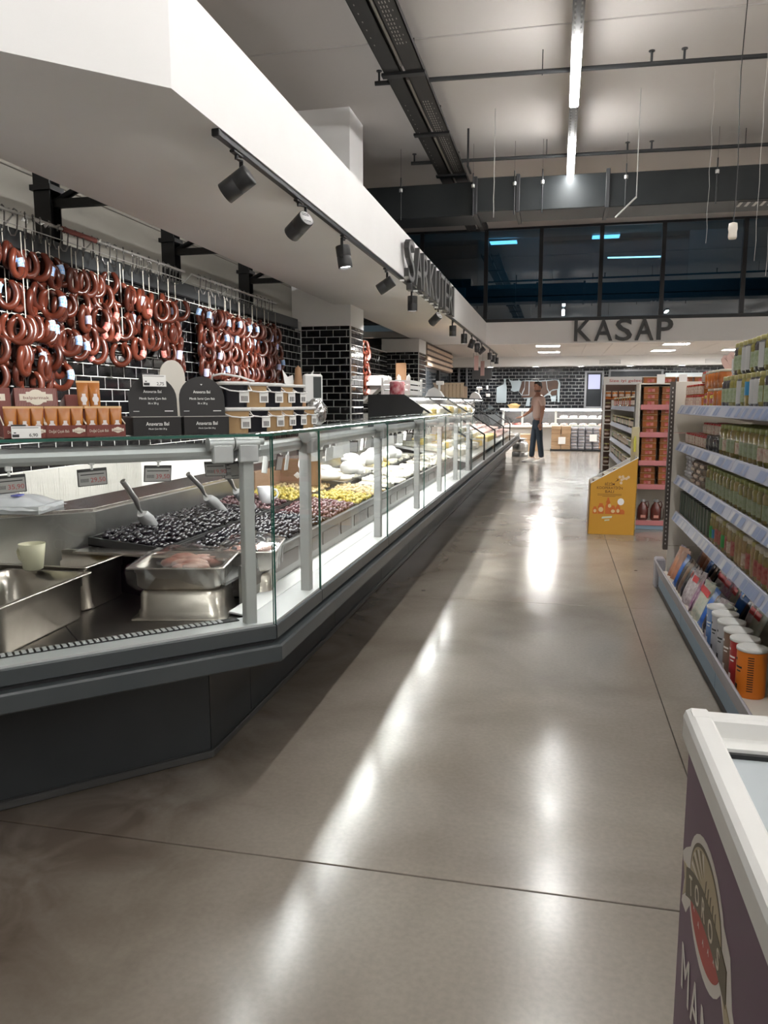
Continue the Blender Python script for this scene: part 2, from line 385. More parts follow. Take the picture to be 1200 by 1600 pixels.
# glazed upper facade above the fascia: mullions, panes and a dim office behind
fc = struct('window_1', MB().box(-5.4, 9.6, 19.0, 19.1, 3.25, 3.33).box(-5.4, 9.6, 19.0, 19.1, ZC - .05, ZC), mat('mullion', (.008, .009, .011), .4))
pane = sheet_glass('night_glass', (.26, .40, .46), .8, .0, .16)
xs = [-5.4, -3.3, -1.77, -.5, .85, 2.2, 3.9, 5.6, 7.4, 9.6]
for i, x in enumerate(xs[1:-1]): MB().box(x - .045, x + .045, 18.98, 19.12, 3.33, ZC - .05).build('mullion', MATS['mullion'], fc)
for i in range(9): MB().box(xs[i] + .046, xs[i + 1] - .046, 19.03, 19.05, 3.34, ZC - .06).build('pane', pane, fc)
for z in (3.6, 3.85): MB().box(-5.4, 9.6, 19.2, 19.23, z, z + .02).build('rail', MATS['mullion'], fc)
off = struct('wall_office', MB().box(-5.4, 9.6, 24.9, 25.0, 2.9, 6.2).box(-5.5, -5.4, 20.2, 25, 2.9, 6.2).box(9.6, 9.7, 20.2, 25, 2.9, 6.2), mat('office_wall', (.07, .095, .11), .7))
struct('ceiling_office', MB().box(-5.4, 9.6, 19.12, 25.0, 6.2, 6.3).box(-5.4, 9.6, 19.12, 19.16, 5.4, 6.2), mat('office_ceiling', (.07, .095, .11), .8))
for i, (x0, x1, z0, z1) in enumerate(((-2.28, -.60, 4.43, 6.1), (3.17, 5.4, 4.5, 6.1), (-5.3, -2.6, 3.6, 4.5))):
    tag(MB().cbox(x0, x1, 22.0, 22.05, z0, z1, .01).cyl((x0 + .1, 22.02, z1), (x0 + .1, 22.02, 6.2), .01, n=5).cyl((x1 - .1, 22.02, z1), (x1 - .1, 22.02, 6.2), .01, n=5).build('roller_blind', mat('blind', (.13, .19, .2), .7)), ('grey blind hanging behind the upper glazing left of the strip light', 'grey blind hanging behind the upper glazing above the sign right end', 'grey blind low behind the glazing beside the white bulkhead')[i], 'blind')
# ================================================================ CEILING EQUIPMENT
tubeE = em('lit_tube', (1, .985, .96), E_STRIP)
def strip(x, z, y0, y1, label, pitch=3.04, lit=1.55, start=8.48):
    t = thing('strip_light', label, 'light', (x, y0, z), 'continuous strip lights on the hall ceiling')
    MB().box(x - .055, x + .055, y0, y1, z + .03, z + .09).build('trunking', dark, t)
    b = MB(); k = start - pitch * 12
    while k < y1 - .1:
        if k > y0: MB().cbox(x - .05, x + .05, k, min(k + lit, y1), z - .03, z + .029, .012).build('diffuser', tubeE, t)
        for q in range(14):
            yy = k + lit + .06 + q * .1
            if y0 < yy < y1:
                for s in (-.03, .03): b.box(x + s - .008, x + s + .008, yy, yy + .05, z + .0285, z + .03)
        k += pitch
    b.build('slots', mat('slot_grey', (.25, .25, .25), .5), t, kind='stuff')
    b = MB(); y = y0 + .5
    while y < y1: b.cyl((x, y, z + .09), (x, y, ZC - .002), .004, n=5); y += 3
    b.build('suspension_wire', dark, t, kind='stuff')
strip(.07, 4.85, -8.5, 13.0, 'long black ceiling strip with lit white tubes over the aisle')
strip(3.95, 4.85, -8.5, 6.0, 'long ceiling strip light outside the view over the next aisle')
strip(8.0, 4.85, -8.5, 13.0, 'long ceiling strip light far outside the view by the right wall')
# twin perforated steel girders with lights between
gx0, gx1 = -2.05, -1.6
gt = thing('cable_tray', 'pair of black perforated trays running along the ceiling beside the bulkhead', 'cable tray', (-1.83, -4, 5.0))
for x0, x1 in ((gx0, gx0 + .19), (gx1 - .2, gx1)):
    MB().box(x0, x1, -6, 17.5, 5.06, 5.075).box(x0, x0 + .008, -6, 17.5, 5.06, 5.13).box(x1 - .008, x1, -6, 17.5, 5.06, 5.13).build('tray', mat('tray_black', (.022, .021, .02), .55), gt)
b = MB()
for k in range(150):
    y = 5.5 + k * .085
    if (k // 18) % 3 < 2:
        for x in (-1.76, -1.73, -1.70): b.box(x, x + .01, y, y + .045, 5.0585, 5.06)
        if k % 2: b.box(-1.66, -1.652, y, y + .03, 5.0585, 5.06); b.box(-2.0, -1.99, y, y + .03, 5.0585, 5.06)
b.build('perforations', mat('perforation', (.32, .30, .28), .6), gt, kind='stuff')
y = -3.0
for k in range(10):
    MB().box(gx0 - .03, gx1 + .02, y, y + .1, 5.03, 5.06).box(gx0 + .1, gx0 + .13, y, y + .03, 5.06, ZC).box(gx1 - .13, gx1 - .1, y, y + .03, 5.06, ZC).build('hanger', blk, gt)
    y += 2.03
for k in range(9):
    y = -2.8 + 2.03 * k
    MB().cyl((-1.83, y + .1, 5.1), (-1.83, y + 1.75, 5.1), .025, n=8).build('tube_lamp', mat('unlit_tube', (.30, .28, .26), .4), gt)
# sprinkler pipes across the ceiling
for i, (y, x0) in enumerate(((9.6, -2.25), (12.75, -2.4))):
    z = 5.12
    t = thing('sprinkler_pipe', ('thin dark sprinkler pipe crossing the ceiling nearer the camera', 'thin dark sprinkler pipe crossing the ceiling just before the duct')[i], 'pipe', (0, y, z), 'sprinkler pipes')
    MB().cyl((x0, y, z), (9.5, y + .55, z), .028, n=8).build('pipe', dark, t)
    b = MB()
    for x in (x0 + .05, .9, 1.25, 4.4): 
        b = MB(); yy = y + .55 * (x - x0) / 11.7
        b.cyl((x, yy, z), (x, yy, z + .13), .014, n=6).cyl((x, yy, z + .13), (x, yy, z + .14), .035, n=8).build('sprinkler_head', dark, t)
    for x in (-.3, 2.6, 5.5): MB().cyl((x, y + .1 + .047 * (x - x0), z), (x, y + .1 + .047 * (x - x0), ZC), .006, n=5).build('hanger', dark, t)
# big air duct
dm = mat('duct_metal', (.022, .026, .028), .40, .5, noise=(1.2, (.032, .036, .038), 1))
dt = thing('air_duct', 'big dark rectangular air duct crossing the hall under the ceiling', 'duct', (1, 13, 4.37))
MB().cbox(-5.3, -1.42, 13.1, 13.8, 4.36, 4.88, .01).build('duct_section', dm, dt)
MB().cbox(-1.38, -.75, 12.98, 13.72, 4.38, 4.90, .01).build('duct_section', dm, dt)
MB().cbox(-.71, .62, 13.02, 13.78, 4.37, 4.88, .01).build('duct_section', dm, dt)
MB().cbox(.66, 9.5, 13.02, 13.78, 4.36, 4.86, .01).build('duct_section', dm, dt)
for x in (-1.40, -.73, .64): MB().cbox(x - .03, x + .03, 12.95, 13.83, 4.34, 4.92, .006).build('flange', dark, dt)
for x in (-2.6, -1.43, -.78, -.35, .9, 2.2, 3.6):
    MB().cyl((x, 12.92, 4.3), (x, 12.92, 4.96), .010, n=6).cyl((x, 12.92, 4.96), (x, 12.92, ZC), .003, n=4).build('hanger_rod', dark, dt)
    MB().cyl((x, 12.92, 4.74), (x, 12.92, 4.79), .028, n=8).build('rod_nut', mat('galvanised', (.6, .6, .58), .4, .7), dt)
g = MB().box(2.55, 3.15, 13.1, 13.4, 4.352, 4.36).build('duct_grille', dark, dt)
for k in range(5): MB().box(2.58 + k * .11, 2.62 + k * .11, 13.12, 13.38, 4.345, 4.352).build('fin', brsteel, g)
# wires and small pendants
def wire(x, y, z0, z1, r, label, m=dark, wig=0):
    pts = [(x + wig * sin(k * 2.1), y + wig * cos(k * 1.7), z0 + (z1 - z0) * k / 12) for k in range(13)]
    return tag(MB().tube(pts, r, 5).build('hanging_wire', m), label, 'wire', 'wires hanging from the ceiling')
t = thing('pendant_sensor', 'small white sensor hanging on a long black cable at the right', 'sensor', (1.64, 8.6, 3.1))
MB().lathe([(.0, 0), (.035, .0), (.042, .02), (.04, .07), (.045, .1), (.04, .15), (.012, .16), (0, .16)], (1.64, 8.6, 2.97), 14).build('housing', mat('warm_white_plastic', (.75, .7, .62), .4), t)
MB().tube([(1.64 + .012 * sin(k), 8.6 - .0 * k, 3.12 + (ZC - 3.12) * k / 8) for k in range(9)], .005, 5).build('cable', blk, t)
lw = mat('pale_wire', (.5, .5, .48), .5)
for i, (x, y, z0, wg) in enumerate(((-.98, 11.5, 3.95, .01), (.92, 11.2, 4.05, 0), (1.75, 10.8, 3.35, .03), (2.05, 9.5, 2.9, .02), (2.2, 9.6, 2.75, .02), (2.3, 9.4, 2.85, .03), (2.38, 9.7, 3.3, .02))):
    wire(x, y, z0, ZC, .002 if i > 1 else .006, ['pale wire ending in a thick plug end beside the grey blind', 'pale wire with a bent end right of the strip light', 'thin frayed wire with splayed ends before the blind', 'thin pale wire right of the white sensor'][min(i, 3)], lw, wg * .3)
tag(MB().cyl((.92, 11.2, 4.05), (.66, 11.2, 3.8), .012, n=6).build('wire_hook', lw), 'short bent metal hook at the end of a ceiling wire', 'hook')
# dangling cable tray bracket beside girder
tag(MB().box(-1.45, -1.42, 12.2, 12.6, 4.86, 4.88).box(-1.45, -1.42, 12.2, 12.22, 4.88, ZC).build('ceiling_bracket', dark), 'thin dark metal bracket under the ceiling right of the trays', 'bracket')
# glowing shapes added behind the glazing to stand for lights reflected in it
bl = em('reflection_glow', (.40, .72, 1), 5)
lamp('office_fill_lamp', 'AREA', (1.5, 22.5, 6.1), 90, (.6, .8, 1), (1.5, 22.5, 0), size=6)  # unseen blue area lamp added to brighten the room behind the glazing
for i, (x, y, z, w) in enumerate(((-1.80, 20.2, 5.33, .66), (.68, 20.2, 5.36, .64))):
    tag(MB().box(x, x + w, y, y + .35, z, z + .02).build('reflected_light_panel', bl), ('bluish square glow standing for a light reflected in the left upper glazing', 'bluish square glow standing for a light reflected in the glazing above the sign')[i], 'light')
tag(MB().cyl((1.06, 20.3, 4.86), (2.40, 20.3, 4.84), .018, n=8).build('reflected_tube_light', em('reflected_tube_glow', (.85, .95, 1), 6)), 'slim white glowing bar standing for a tube light reflected in the upper glazing', 'light')
# ---- track with spots
tr = thing('lighting_track', 'long black lighting track fixed under the edge of the white bulkhead', 'track', (-1.8, 4, 2.75))
MB().cbox(-1.783, -1.748, 3.96, 22.8, 2.715, 2.75, .003).build('rail', dark, tr)
MB().box(-1.769, -1.763, 3.99, 22.7, 2.7145, 2.716).build('groove', blk, tr)
MB().cbox(-1.788, -1.743, 3.93, 3.96, 2.712, 2.75, .004).build('end_cap', blk, tr)
def spot(y, az, tilt, n, back=False, on=True, right=.0):
    x = -1.765; z = 2.71
    t = thing('track_spotlight', 'black cylindrical spotlight on the track, %s' % n, 'spotlight', (x, y, z), 'spotlights on the track')
    MB().cbox(x - .016, x + .016, y - .06, y + .06, z - .014, z, .003).build('adapter', blk, t)
    c = Vector((x, y, z - .165)); T = Matrix.Translation(c) @ RZ(az) @ Matrix.Rotation(tilt, 4, 'X')
    MB(Matrix.Translation(c) @ RZ(az)).box(.060, .066, -.011, .011, -.012, .140).box(0, .066, -.011, .011, .134, .142).cyl((.0, 0, .13), (0, 0, .152), .012, n=8).build('yoke', blk, t)
    MB(T).lathe([(.051, -.088), (.058, -.088), (.059, -.086), (.059, -.002), (.0576, 0), (.0576, .003), (.059, .005), (.059, .084), (.057, .088), (0, .088)], n=24, cap=False).cyl((.05, 0, 0), (.070, 0, 0), .010, n=10).build('housing', mat('spot_black', (.022, .022, .023), .45), t)
    MB(T).lathe([(0, -.070), (.051, -.076)], n=24, cap=False).build('lens', em('spot_lens', (1, .98, .94), 9.) if on else plw, t)
    if back: MB(T).lathe([(.053, .0885), (.053, .0895), (0, .0895)], n=24, cap=False).build('rear_label', mat('label_grey', (.5, .5, .5), .5), t); 
    if back:
        for q in (-.03, -.022, .018, .026, .034): MB(T).box(-.03, .03, q, q + .004, .0896, .0902).build('print', blk, t)
    if on:
        d = (T.to_3x3() @ Vector((0, 0, -1)))
        l = lamp('spot_lamp', 'SPOT', (0, 0, 0), E_SPOT, (1, .97, .93), spot_size=R(80), spot_blend=.9, shadow_soft_size=.035)
        l.parent = t; l.location = c + d * .10 - Vector((x, y, z)); l.rotation_euler = d.to_track_quat('-Z', 'Y').to_euler()
spot(4.2, R(90), R(58), 'nearest the camera and tipped to the left wall')
spot(5.25, R(60), R(62), 'second from the camera, with a striped grey rear label', True)
spot(6.4, R(-90), R(8), 'third from the camera, lit and pointing down')
spot(8.0, R(90), R(58), 'fourth from the camera, tilted just before the sign')
spot(9.5, R(-90), R(0), 'fifth from the camera, below the first sign letter')
spot(11.3, R(60), R(55), 'sixth from the camera, tipped with its striped rear showing', True)
spot(13.2, R(-90), R(0), 'seventh from the camera, straight below the last sign letter')
spot(14.8, R(-90), R(0), 'eighth from the camera, just past the sign')
spot(16.1, R(90), R(20), 'ninth from the camera in the tight group')
spot(17.2, R(0), R(25), 'tenth from the camera, lit towards the aisle')
spot(18.2, R(90), R(50), 'eleventh from the camera, tipped sideways')
spot(20.4, R(-90), R(0), 'twelfth from the camera under the low ceiling')
spot(21.5, R(0), R(10), 'thirteenth from the camera, lit bright under the low ceiling')
spot(22.6, R(-90), R(0), 'last at the far end of the track')
# ---- signs
ltr = mat('sign_dark_grey', (.045, .045, .045), .4); ltr_side = ltr
def sign(word, h, place, fr, depth, total, t, bold=.012, ltr=ltr, face=None):
    """each letter its own part, spread over `total`; place(u) gives the position of a letter's centre."""
    W_ = dict(I=.3, K=1.0, A=1.05, S=.95, P=.9, R=.98, U=1.0, T=.92, E=.88, Ş=.95)
    ws = [W_.get(c, 1.) for c in word]; gap = .16; tot = sum(ws) + gap * (len(ws) - 1); k = total / tot; u = 0
    for c, w in zip(word, ws):
        text(c if c != 'Ş' else 'S', h, place((u + w / 2) * k) @ fr, ltr, t, 'letter_' + (c if c != 'Ş' else 'S').lower(), depth, width=w * k, bold=bold)
        if face: text(c if c != 'Ş' else 'S', h * .985, place((u + w / 2) * k) @ fr @ Matrix.Translation((0, 0, depth)), face, t, 'letter_face', .002, width=w * k * .96, bold=-.012)
        u += w + gap
s1 = thing('delicatessen_sign', 'dark grey raised capital letters of the delicatessen sign on the bulkhead side', 'sign', (-1.73, 10.2, 2.9))
sign('ŞARKUTERI', .48, lambda u: Matrix.Translation((-1.70, 8.62 + u, 2.935)), FR_X, .055, 3.85, s1, .004, mat('sign_mid_grey', (.035, .035, .035), .45), mat('sign_face', (.21, .21, .205), .4))
MB().cbox(-1.70, -1.645, 8.76, 8.88, 2.60, 2.68, .006).build('cedilla', MATS['sign_mid_grey'], s1)
for k in range(9): MB().cyl((-1.74, 8.6 + k * .41, 2.68), (-1.69, 8.6 + k * .41, 2.68), .012, n=6).build('stand_off', plw, s1)
s2 = thing('butcher_sign', 'dark raised letters reading KASAP on the white fascia above the butcher counter', 'sign', (1.3, 18.95, 2.95))
sign('KASAP', .50, lambda u: Matrix.Translation((.30 + u, 18.94, 3.03)), FR_NY, .05, 2.17, s2)
# panels in the low ceiling, downlights
pe = em('panel_light', (1, .97, .93), E_PANEL)
for i, (gi, gj) in enumerate(((-1, 1), (4, 1), (7, 1), (10, 1), (-1, 5), (4, 5), (7, 5), (10, 5))):
    x = .6 * gi; y = 19.12 + .6 * gj
    t = thing('ceiling_light', '%s square ceiling light %s' % (('front', 'rear')[i // 4], ('left of the butcher sign', 'at the right end of the butcher sign', 'above the jars at the right edge', 'outside the view')[i % 4]), 'light', (x, y, 2.75))
    MB().box(x, x + .6, y, y + .6, 2.80, 2.81).box(x, x + .012, y, y + .6, 2.745, 2.80).box(x + .588, x + .6, y, y + .6, 2.745, 2.80).box(x, x + .6, y, y + .012, 2.745, 2.80).box(x, x + .6, y + .588, y + .6, 2.745, 2.80).build('frame', plw, t)
    for q in (.10,): MB().cbox(x + .02, x + .58, y + q, y + q + .40, 2.752, 2.77, .006).build('diffuser', pe, t)
for i, x in enumerate((-2.1, -.72, .62, 2.05, 3.5, 4.9)):
    t = thing('recessed_downlight', ['round lit downlight above the hanging paper signs', 'round lit downlight above the cow emblem', 'round lit downlight above the framed screen', 'round lit downlight above the header board', 'round lit downlight above the shelf top jars', 'round lit downlight outside the view'][i], 'light', (x, 24.5, 2.46), 'downlights over the far wall')
    MB().lathe([(.14, -.012), (.14, 0), (.11, 0), (.105, -.014), (.14, -.012)], (x, 24.5, 2.46), 20, cap=False).build('rim', plw, t)
    MB().lathe([(0, 0), (.105, 0)], (x, 24.5, 2.452), 20, cap=False).build('lens', em('downlight_lens', (1, .96, .9), 16), t)
    lamp('downlight_lamp', 'SPOT', (x, 24.5, 2.43), 30, (1, .95, .88), (x, 24.5, 0), spot_size=R(110), spot_blend=.5, shadow_soft_size=.1).parent = None
# smoke detector
tag(MB().lathe([(0, -.05), (.04, -.045), (.06, -.01), (.06, 0)], (-2.1, 20.2, 2.75), 16, cap=False).build('smoke_detector', plw), 'small round smoke detector on the low ceiling left', 'detector')
# ---- steel frames above the tiled wall
for i, y in enumerate((3.6, 5.62, 7.62, 9.6, 11.45 + 1.1, 14.6)):
    t = thing('steel_column', ('black steel column with braces outside the view', 'black steel column with braces above the nearest hooks', 'black steel column with braces above the middle of the sausage rail', 'black steel column with braces above the second sausage rail', 'black steel column with braces beyond the first pillar', 'black steel column far behind the bulkhead')[i], 'column', (-3.95, y, 2.4), 'steel frames behind the tiled wall')
    MB().box(-4.02, -3.88, y - .07, y - .06, 0, 4.2).box(-4.02, -3.88, y + .06, y + .07, 0, 4.2).box(-3.955, -3.945, y - .06, y + .06, 0, 4.2).build('column', blk, t)
    MB().box(-4.04, -3.86, y - .09, y + .09, 2.98, 3.02).build('plate', blk, t)
    MB().box(-3.88, -1.9, y - .03, y + .03, 2.76 + .1, 2.9 + .02).build('beam', blk, t)
    MB().cyl((-3.9, y + .05, 2.92), (-2.6, y + .05, 3.5), .03, n=4).build('brace', blk, t)
MB_ = MB().box(-4.0, -3.9, -3, 16.9, 3.55, 3.65)
tag(MB_.build('steel_beam', blk), 'long black steel beam running over the columns behind the wall', 'beam')
# rail cap on the tiles
tr1 = struct('trim_1', MB().cbox(WX - .03, WX + .05, -2, 10.75, 2.40, 2.53, .004), mat('slate_metal', (.06, .065, .07), .45, .4))
MB().cbox(WX - .02, WX + .07, 10.75, 10.85, 2.37, 2.50, .01).build('end_box', mat('pale_box', (.5, .5, .5), .5), tr1)
# ================================================================ DELICATESSEN COUNTERS
T45 = Matrix.Translation((-.945, 2.483, 0)) @ RZ(R(45))
T90 = Matrix.Translation((-.945, 0, 0)) @ RZ(R(90))
def sweep(b, poly, xa, xb, ma=0, mb=0):
    """profile of (y,z) swept along x; ends mitred: x = xa + ma*y."""
    n = len(poly); ar = sum(poly[i][0] * poly[(i + 1) % n][1] - poly[(i + 1) % n][0] * poly[i][1] for i in range(n))
    if ar < 0: poly = poly[::-1]
    vs = [(xa + ma * y, y, z) for y, z in poly] + [(xb + mb * y, y, z) for y, z in poly]
    b.add(vs, [(i, (i + 1) % n, n + (i + 1) % n, n + i) for i in range(n)]); b.add(vs, [tuple(range(n))[::-1], tuple(range(n, 2 * n))]); return b
def rect(y0, y1, z0, z1, c=0): 
    return [(y0, z0), (y1, z0), (y1, z1), (y0, z1)] if not c else [(y0 + c, z0), (y1 - c, z0), (y1, z0 + c), (y1, z1 - c), (y1 - c, z1), (y0 + c, z1), (y0, z1 - c), (y0, z0 + c)]
cg = sheet_glass('counter_glass', (.97, .985, .98), .9, 0, .018)
ge = mat('green_glass_edge', (.02, .10, .075), .15)
led = em('led_strip', (1, .99, .97), E_LED)
sill = mat('pale_sill', (.62, .64, .64), .35, .3)
tubm = mat('painted_grey_tube', (.50, .52, .52), .35, .4)
postm = mat('post_grey', (.46, .47, .46), .45, .3)
whs = mat('white_enamel', (.82, .83, .82), .3)
dsteel = mat('dim_steel', (.34, .34, .33), .32, .9, noise=(5, (.26, .26, .25), .8))
def bracket(t, T, x):
    MB(T).cyl((x - .05, .02, 1.218), (x + .035, .02, 1.218), .023, n=16).cyl((x + .035, .02, 1.222), (x + .055, .02, 1.222), .012, n=10).cbox(x - .04, x + .03, -.004, .02, 1.155, 1.215, .004).build('hinge', tubm, t)
    MB(T).cyl((x - .047, .02, 1.222), (x - .044, .02, 1.222), .006, n=8).build('screw', chrome, t)
def module(T, xa, xb, ma, mb, t, n, posts, slant=False, rear=1.2, lit=True):
    S = lambda name, poly, m, a=xa, b=xb, k0=ma, k1=mb: sweep(MB(T), poly, a, b, k0, k1).build(name, m, t)
    S('plinth', rect(.313, .36, 0, .035), mat('plinth_black', (.03, .031, .031), .3))
    S('skirting', rect(.305, .313, .004, .030, .003), mat('skirt_edge', (.055, .055, .053), .35))
    S('front_panel', rect(.318, .345, .035, .50), char, xa + .002, xb - .002)
    S('body', rect(.01, rear - .05, .46, .537), mat('inner_body', (.03, .03, .032), .6))
    S('bumper', rect(-.03, .045, .455, .518, .006), greym, xa + .0, xb - .0)
    S('rim', rect(-.01, .06, .533, .586, .004), greym, xa + .003, xb - .003)
    S('sill', rect(.0, .115, .586, .594), sill)
    if not slant:
        S('front_glass', rect(-.004, .003, .578, 1.24), cg, xa + .006, xb - .006)
        b = MB(T)
        for x, m in ((xa + .005, ma), (xb - .005, mb)): b.add([(x, -.0045, .578), (x + .002, -.0045, .578), (x + .002, .001, .578), (x, .001, .578), (x, -.0045, 1.24), (x + .002, -.0045, 1.24), (x + .002, .001, 1.24), (x, .001, 1.24)], [(0, 3, 2, 1), (4, 5, 6, 7), (0, 1, 5, 4), (1, 2, 6, 5), (2, 3, 7, 6), (3, 0, 4, 7)])
        b.build('glass_edge', ge, t)
        S('top_glass', rect(-.008, .42, 1.240, 1.249), cg, xa + .002, xb - .002)
        S('top_glass_edge', rect(-.010, -.008, 1.240, 1.249), ge, xa + .002, xb - .002)
        sweep(MB(T), [(.07 + .027 * cos(q * pi / 6), 1.192 + .027 * sin(q * pi / 6)) for q in range(12)], xa, xb, ma, mb).build('tube', tubm, t)
        S('led_housing', rect(.232, .278, 1.229, 1.2385), tubm, xa + .03, xb - .03)
        S('led_light', rect(.238, .272, 1.2265, 1.2288), led if lit else mat('led_off', (.6, .6, .58), .4), xa + .04, xb - .04)
        for x in posts:
            MB(T).cbox(x - .02, x + .02, .02, .06, .59, 1.235, .003).build('post', postm, t); bracket(t, T, x)
    # rear service ledge
    S('rear_ledge', rect(.945, rear, .895, .915, .003), steel)
    S('rear_wall', rect(.93, .95, .60, .90), dsteel)
    S('service_panel', rect(rear - .04, rear - .02, 0, .895), mat('service_grey', (.28, .28, .27), .5))
    return S
# ---- the angled first counter
ca = thing('angled_deli_counter', 'angled near counter with dark front and pans behind clear glass', 'counter', (-1.6, 2.3, 0))
S = module(T45, -2.3, 0, 0, -.414, ca, 1, (-.075,), rear=1.2, lit=False)
S('deck', rect(.115, .93, .572, .580), mat('deck_steel', (.42, .40, .38), .3, 1, noise=(4, (.34, .32, .30), .8)))
bracket(ca, T45, -.165)
sweep(MB(T45), rect(.075, .112, .5945, .598), -2.2, -.1).build('grille_bed', blk, ca)
b = MB(T45)
for k in range(105): b.box(-2.2 + k * .0195, -2.2 + k * .0195 + .012, .076, .111, .598, .6005)
b.build('grille_bars', sill, ca, kind='stuff')
MB(T45).box(-.62, -.616, .12, .93, .5802, .5812).box(-1.3, -1.296, .12, .93, .5802, .5812).build('deck_seam', blk, ca)
b = MB(T45)
for k in range(22):
    for r in range(3):
        if (k // 5) % 2 == 0: b.box(-1.9 + k * .05, -1.9 + k * .05 + .035, .926, .9295, .66 + r * .02, .668 + r * .02)
b.build('air_slots', blk, ca, kind='stuff')
# ---- straight counters, one thing per glass bay
JO = [2.483, 3.014, 4.32, 5.57, 6.67, 7.75, 8.82]
nm = ['short first straight counter bay beside the corner post, holding black olives', 'second straight counter bay with olive trays', 'third straight counter bay with pale cheese trays', 'fourth straight counter bay with packed cheese', 'fifth straight counter bay', 'last vertical-glass counter bay before the sloping glass']
for i in range(6):
    y0, y1 = JO[i], JO[i + 1]
    t = thing('deli_counter', nm[i], 'counter', (-1.5, (y0 + y1) / 2, 0), 'straight counters with upright glass')
    module(T90, y0, y1, .414 if i == 0 else 0, 0, t, i, (y1 - .06,) if i else (y1 - .05,))
    c = .414 if i == 0 else 0
    sweep(MB(T90), rect(.115, .21, .590, .596), y0, y1, c, 0).build('lit_channel', whs, t)
    sweep(MB(T90), rect(.208, .222, .59, .74, .002), y0 + (.12 if i == 0 else 0), y1, c, 0).build('tray_front_wall', dsteel, t)
    k = y0 + .02 + (.26 if i == 0 else 0)
    while k < y1 - .1:
        e = min(k + .31, y1 - .02); MB(T90).box(k + .02, e, .2045, .2078, .635, .70).build('price_window', mat('window_brown', (.13, .11, .10), .3), t); k += .34
    sweep(MB(T90), [(.222, .70), (.93, .77), (.93, .76), (.222, .69)], y0, y1, c, 0).build('tray_bed', dsteel, t)
# ---- sloping-glass counters
SJ = [8.82, 10.45, 12.2, 14.15, 16.1, 18.0]
sp = mat('end_panel_black', (.012, .013, .014), .35)
for i in range(5):
    y0, y1 = SJ[i], SJ[i + 1]
    t = thing('sloping_glass_counter', ['first', 'second', 'third', 'fourth', 'fifth'][i] + ' counter with black framed sloping glass, counted from the olives', 'counter', (-1.5, (y0 + y1) / 2, 0), 'counters with sloping glass')
    module(T90, y0, y1, 0, 0, t, i, (), slant=True, rear=1.25)
    pr = [(0, .585), (0, .94), (.78, 1.44), (1.5, 1.44), (1.5, .585)]
    MB(T90).add([(y0 + .01, .012, .60), (y1, .012, .60), (y1, .012, .935), (y0 + .01, .012, .935)], [(0, 1, 2, 3)]).build('lower_glass', cg, t)
    MB(T90).add([(y0 + .01, .012, .94), (y1, .012, .94), (y1, .785, 1.435), (y0 + .01, .785, 1.435)], [(0, 1, 2, 3)]).build('sloping_glass', cg, t)
    for (p, q) in (((0, .585), (0, .94)), ((0, .94), (.78, 1.44))):
        d = Vector((q[0] - p[0], q[1] - p[1])).normalized(); nn = (-d.y * .02, d.x * .02)
        sweep(MB(T90), [p, q, (q[0] - nn[0], q[1] - nn[1]), (p[0] - nn[0], p[1] - nn[1])], y0 - .01, y0 + .014).build('glass_frame', sp, t)
    if i in (0, 2): sweep(MB(T90), [(.55, 1.29), (.78, 1.45), (1.21, 1.45), (1.21, .9), (.95, .9), (.7, .95)], y0 - .012, y0 + .012).build('end_panel', sp, t)
    MB(T90).box(y0, y1, .78, 1.25, 1.43, 1.445).build('top_shelf', cg, t)
    MB(T90).box(y0 + .04, y1 - .04, .75, .82, 1.412, 1.428).build('led_housing', sp, t); MB(T90).box(y0 + .05, y1 - .05, .76, .81, 1.409, 1.4118).build('led_light', led, t)
    sweep(MB(T90), [(.06, .70), (.93, .88), (.93, .86), (.06, .68)], y0, y1).build('display_bed', whs, t)
    sweep(MB(T90), rect(.93, .95, .86, 1.43), y0, y1).build('rear_door', mat('rear_glass_door', (.06, .06, .06), .2), t)
# run-out of the plinth to the butcher's counter
t = thing('counter_run_out', 'low dark end of the counter run beside the man', 'counter', (-1.5, 19, 0))
module(T90, 18.0, 19.75, 0, 0, t, 9, (), slant=True, rear=1.2)
sweep(MB(T90), rect(.0, .93, .586, .62), 18.0, 19.75).build('top', alu, t)

# ---------------------------------------------------------------- pans
def rr(w, d, r, z, n=5):
    o = []
    for (cx, cy, a0) in ((w / 2 - r, d / 2 - r, 0), (-w / 2 + r, d / 2 - r, 90), (-w / 2 + r, -d / 2 + r, 180), (w / 2 - r, -d / 2 + r, 270)):
        o += [(cx + r * cos(R(a0 + 90 * k / (n - 1))), cy + r * sin(R(a0 + 90 * k / (n - 1))), z) for k in range(n)]
    return o
def loft(b, loops, cap0=True, cap1=True, smooth=True):
    n = len(loops[0]); vs = [p for l in loops for p in l]
    b.add(vs, [(j * n + i, j * n + (i + 1) % n, (j + 1) * n + (i + 1) % n, (j + 1) * n + i) for j in range(len(loops) - 1) for i in range(n)], smooth)
    if cap0: b.add(loops[0], [tuple(range(n))[::-1]])
    if cap1: b.add(loops[-1], [tuple(range(n))])
    return b
pan_m = mat('pan_steel', (.60, .56, .50), .30, 1, noise=(7, (.44, .40, .35), .8), bump=(5, .03))
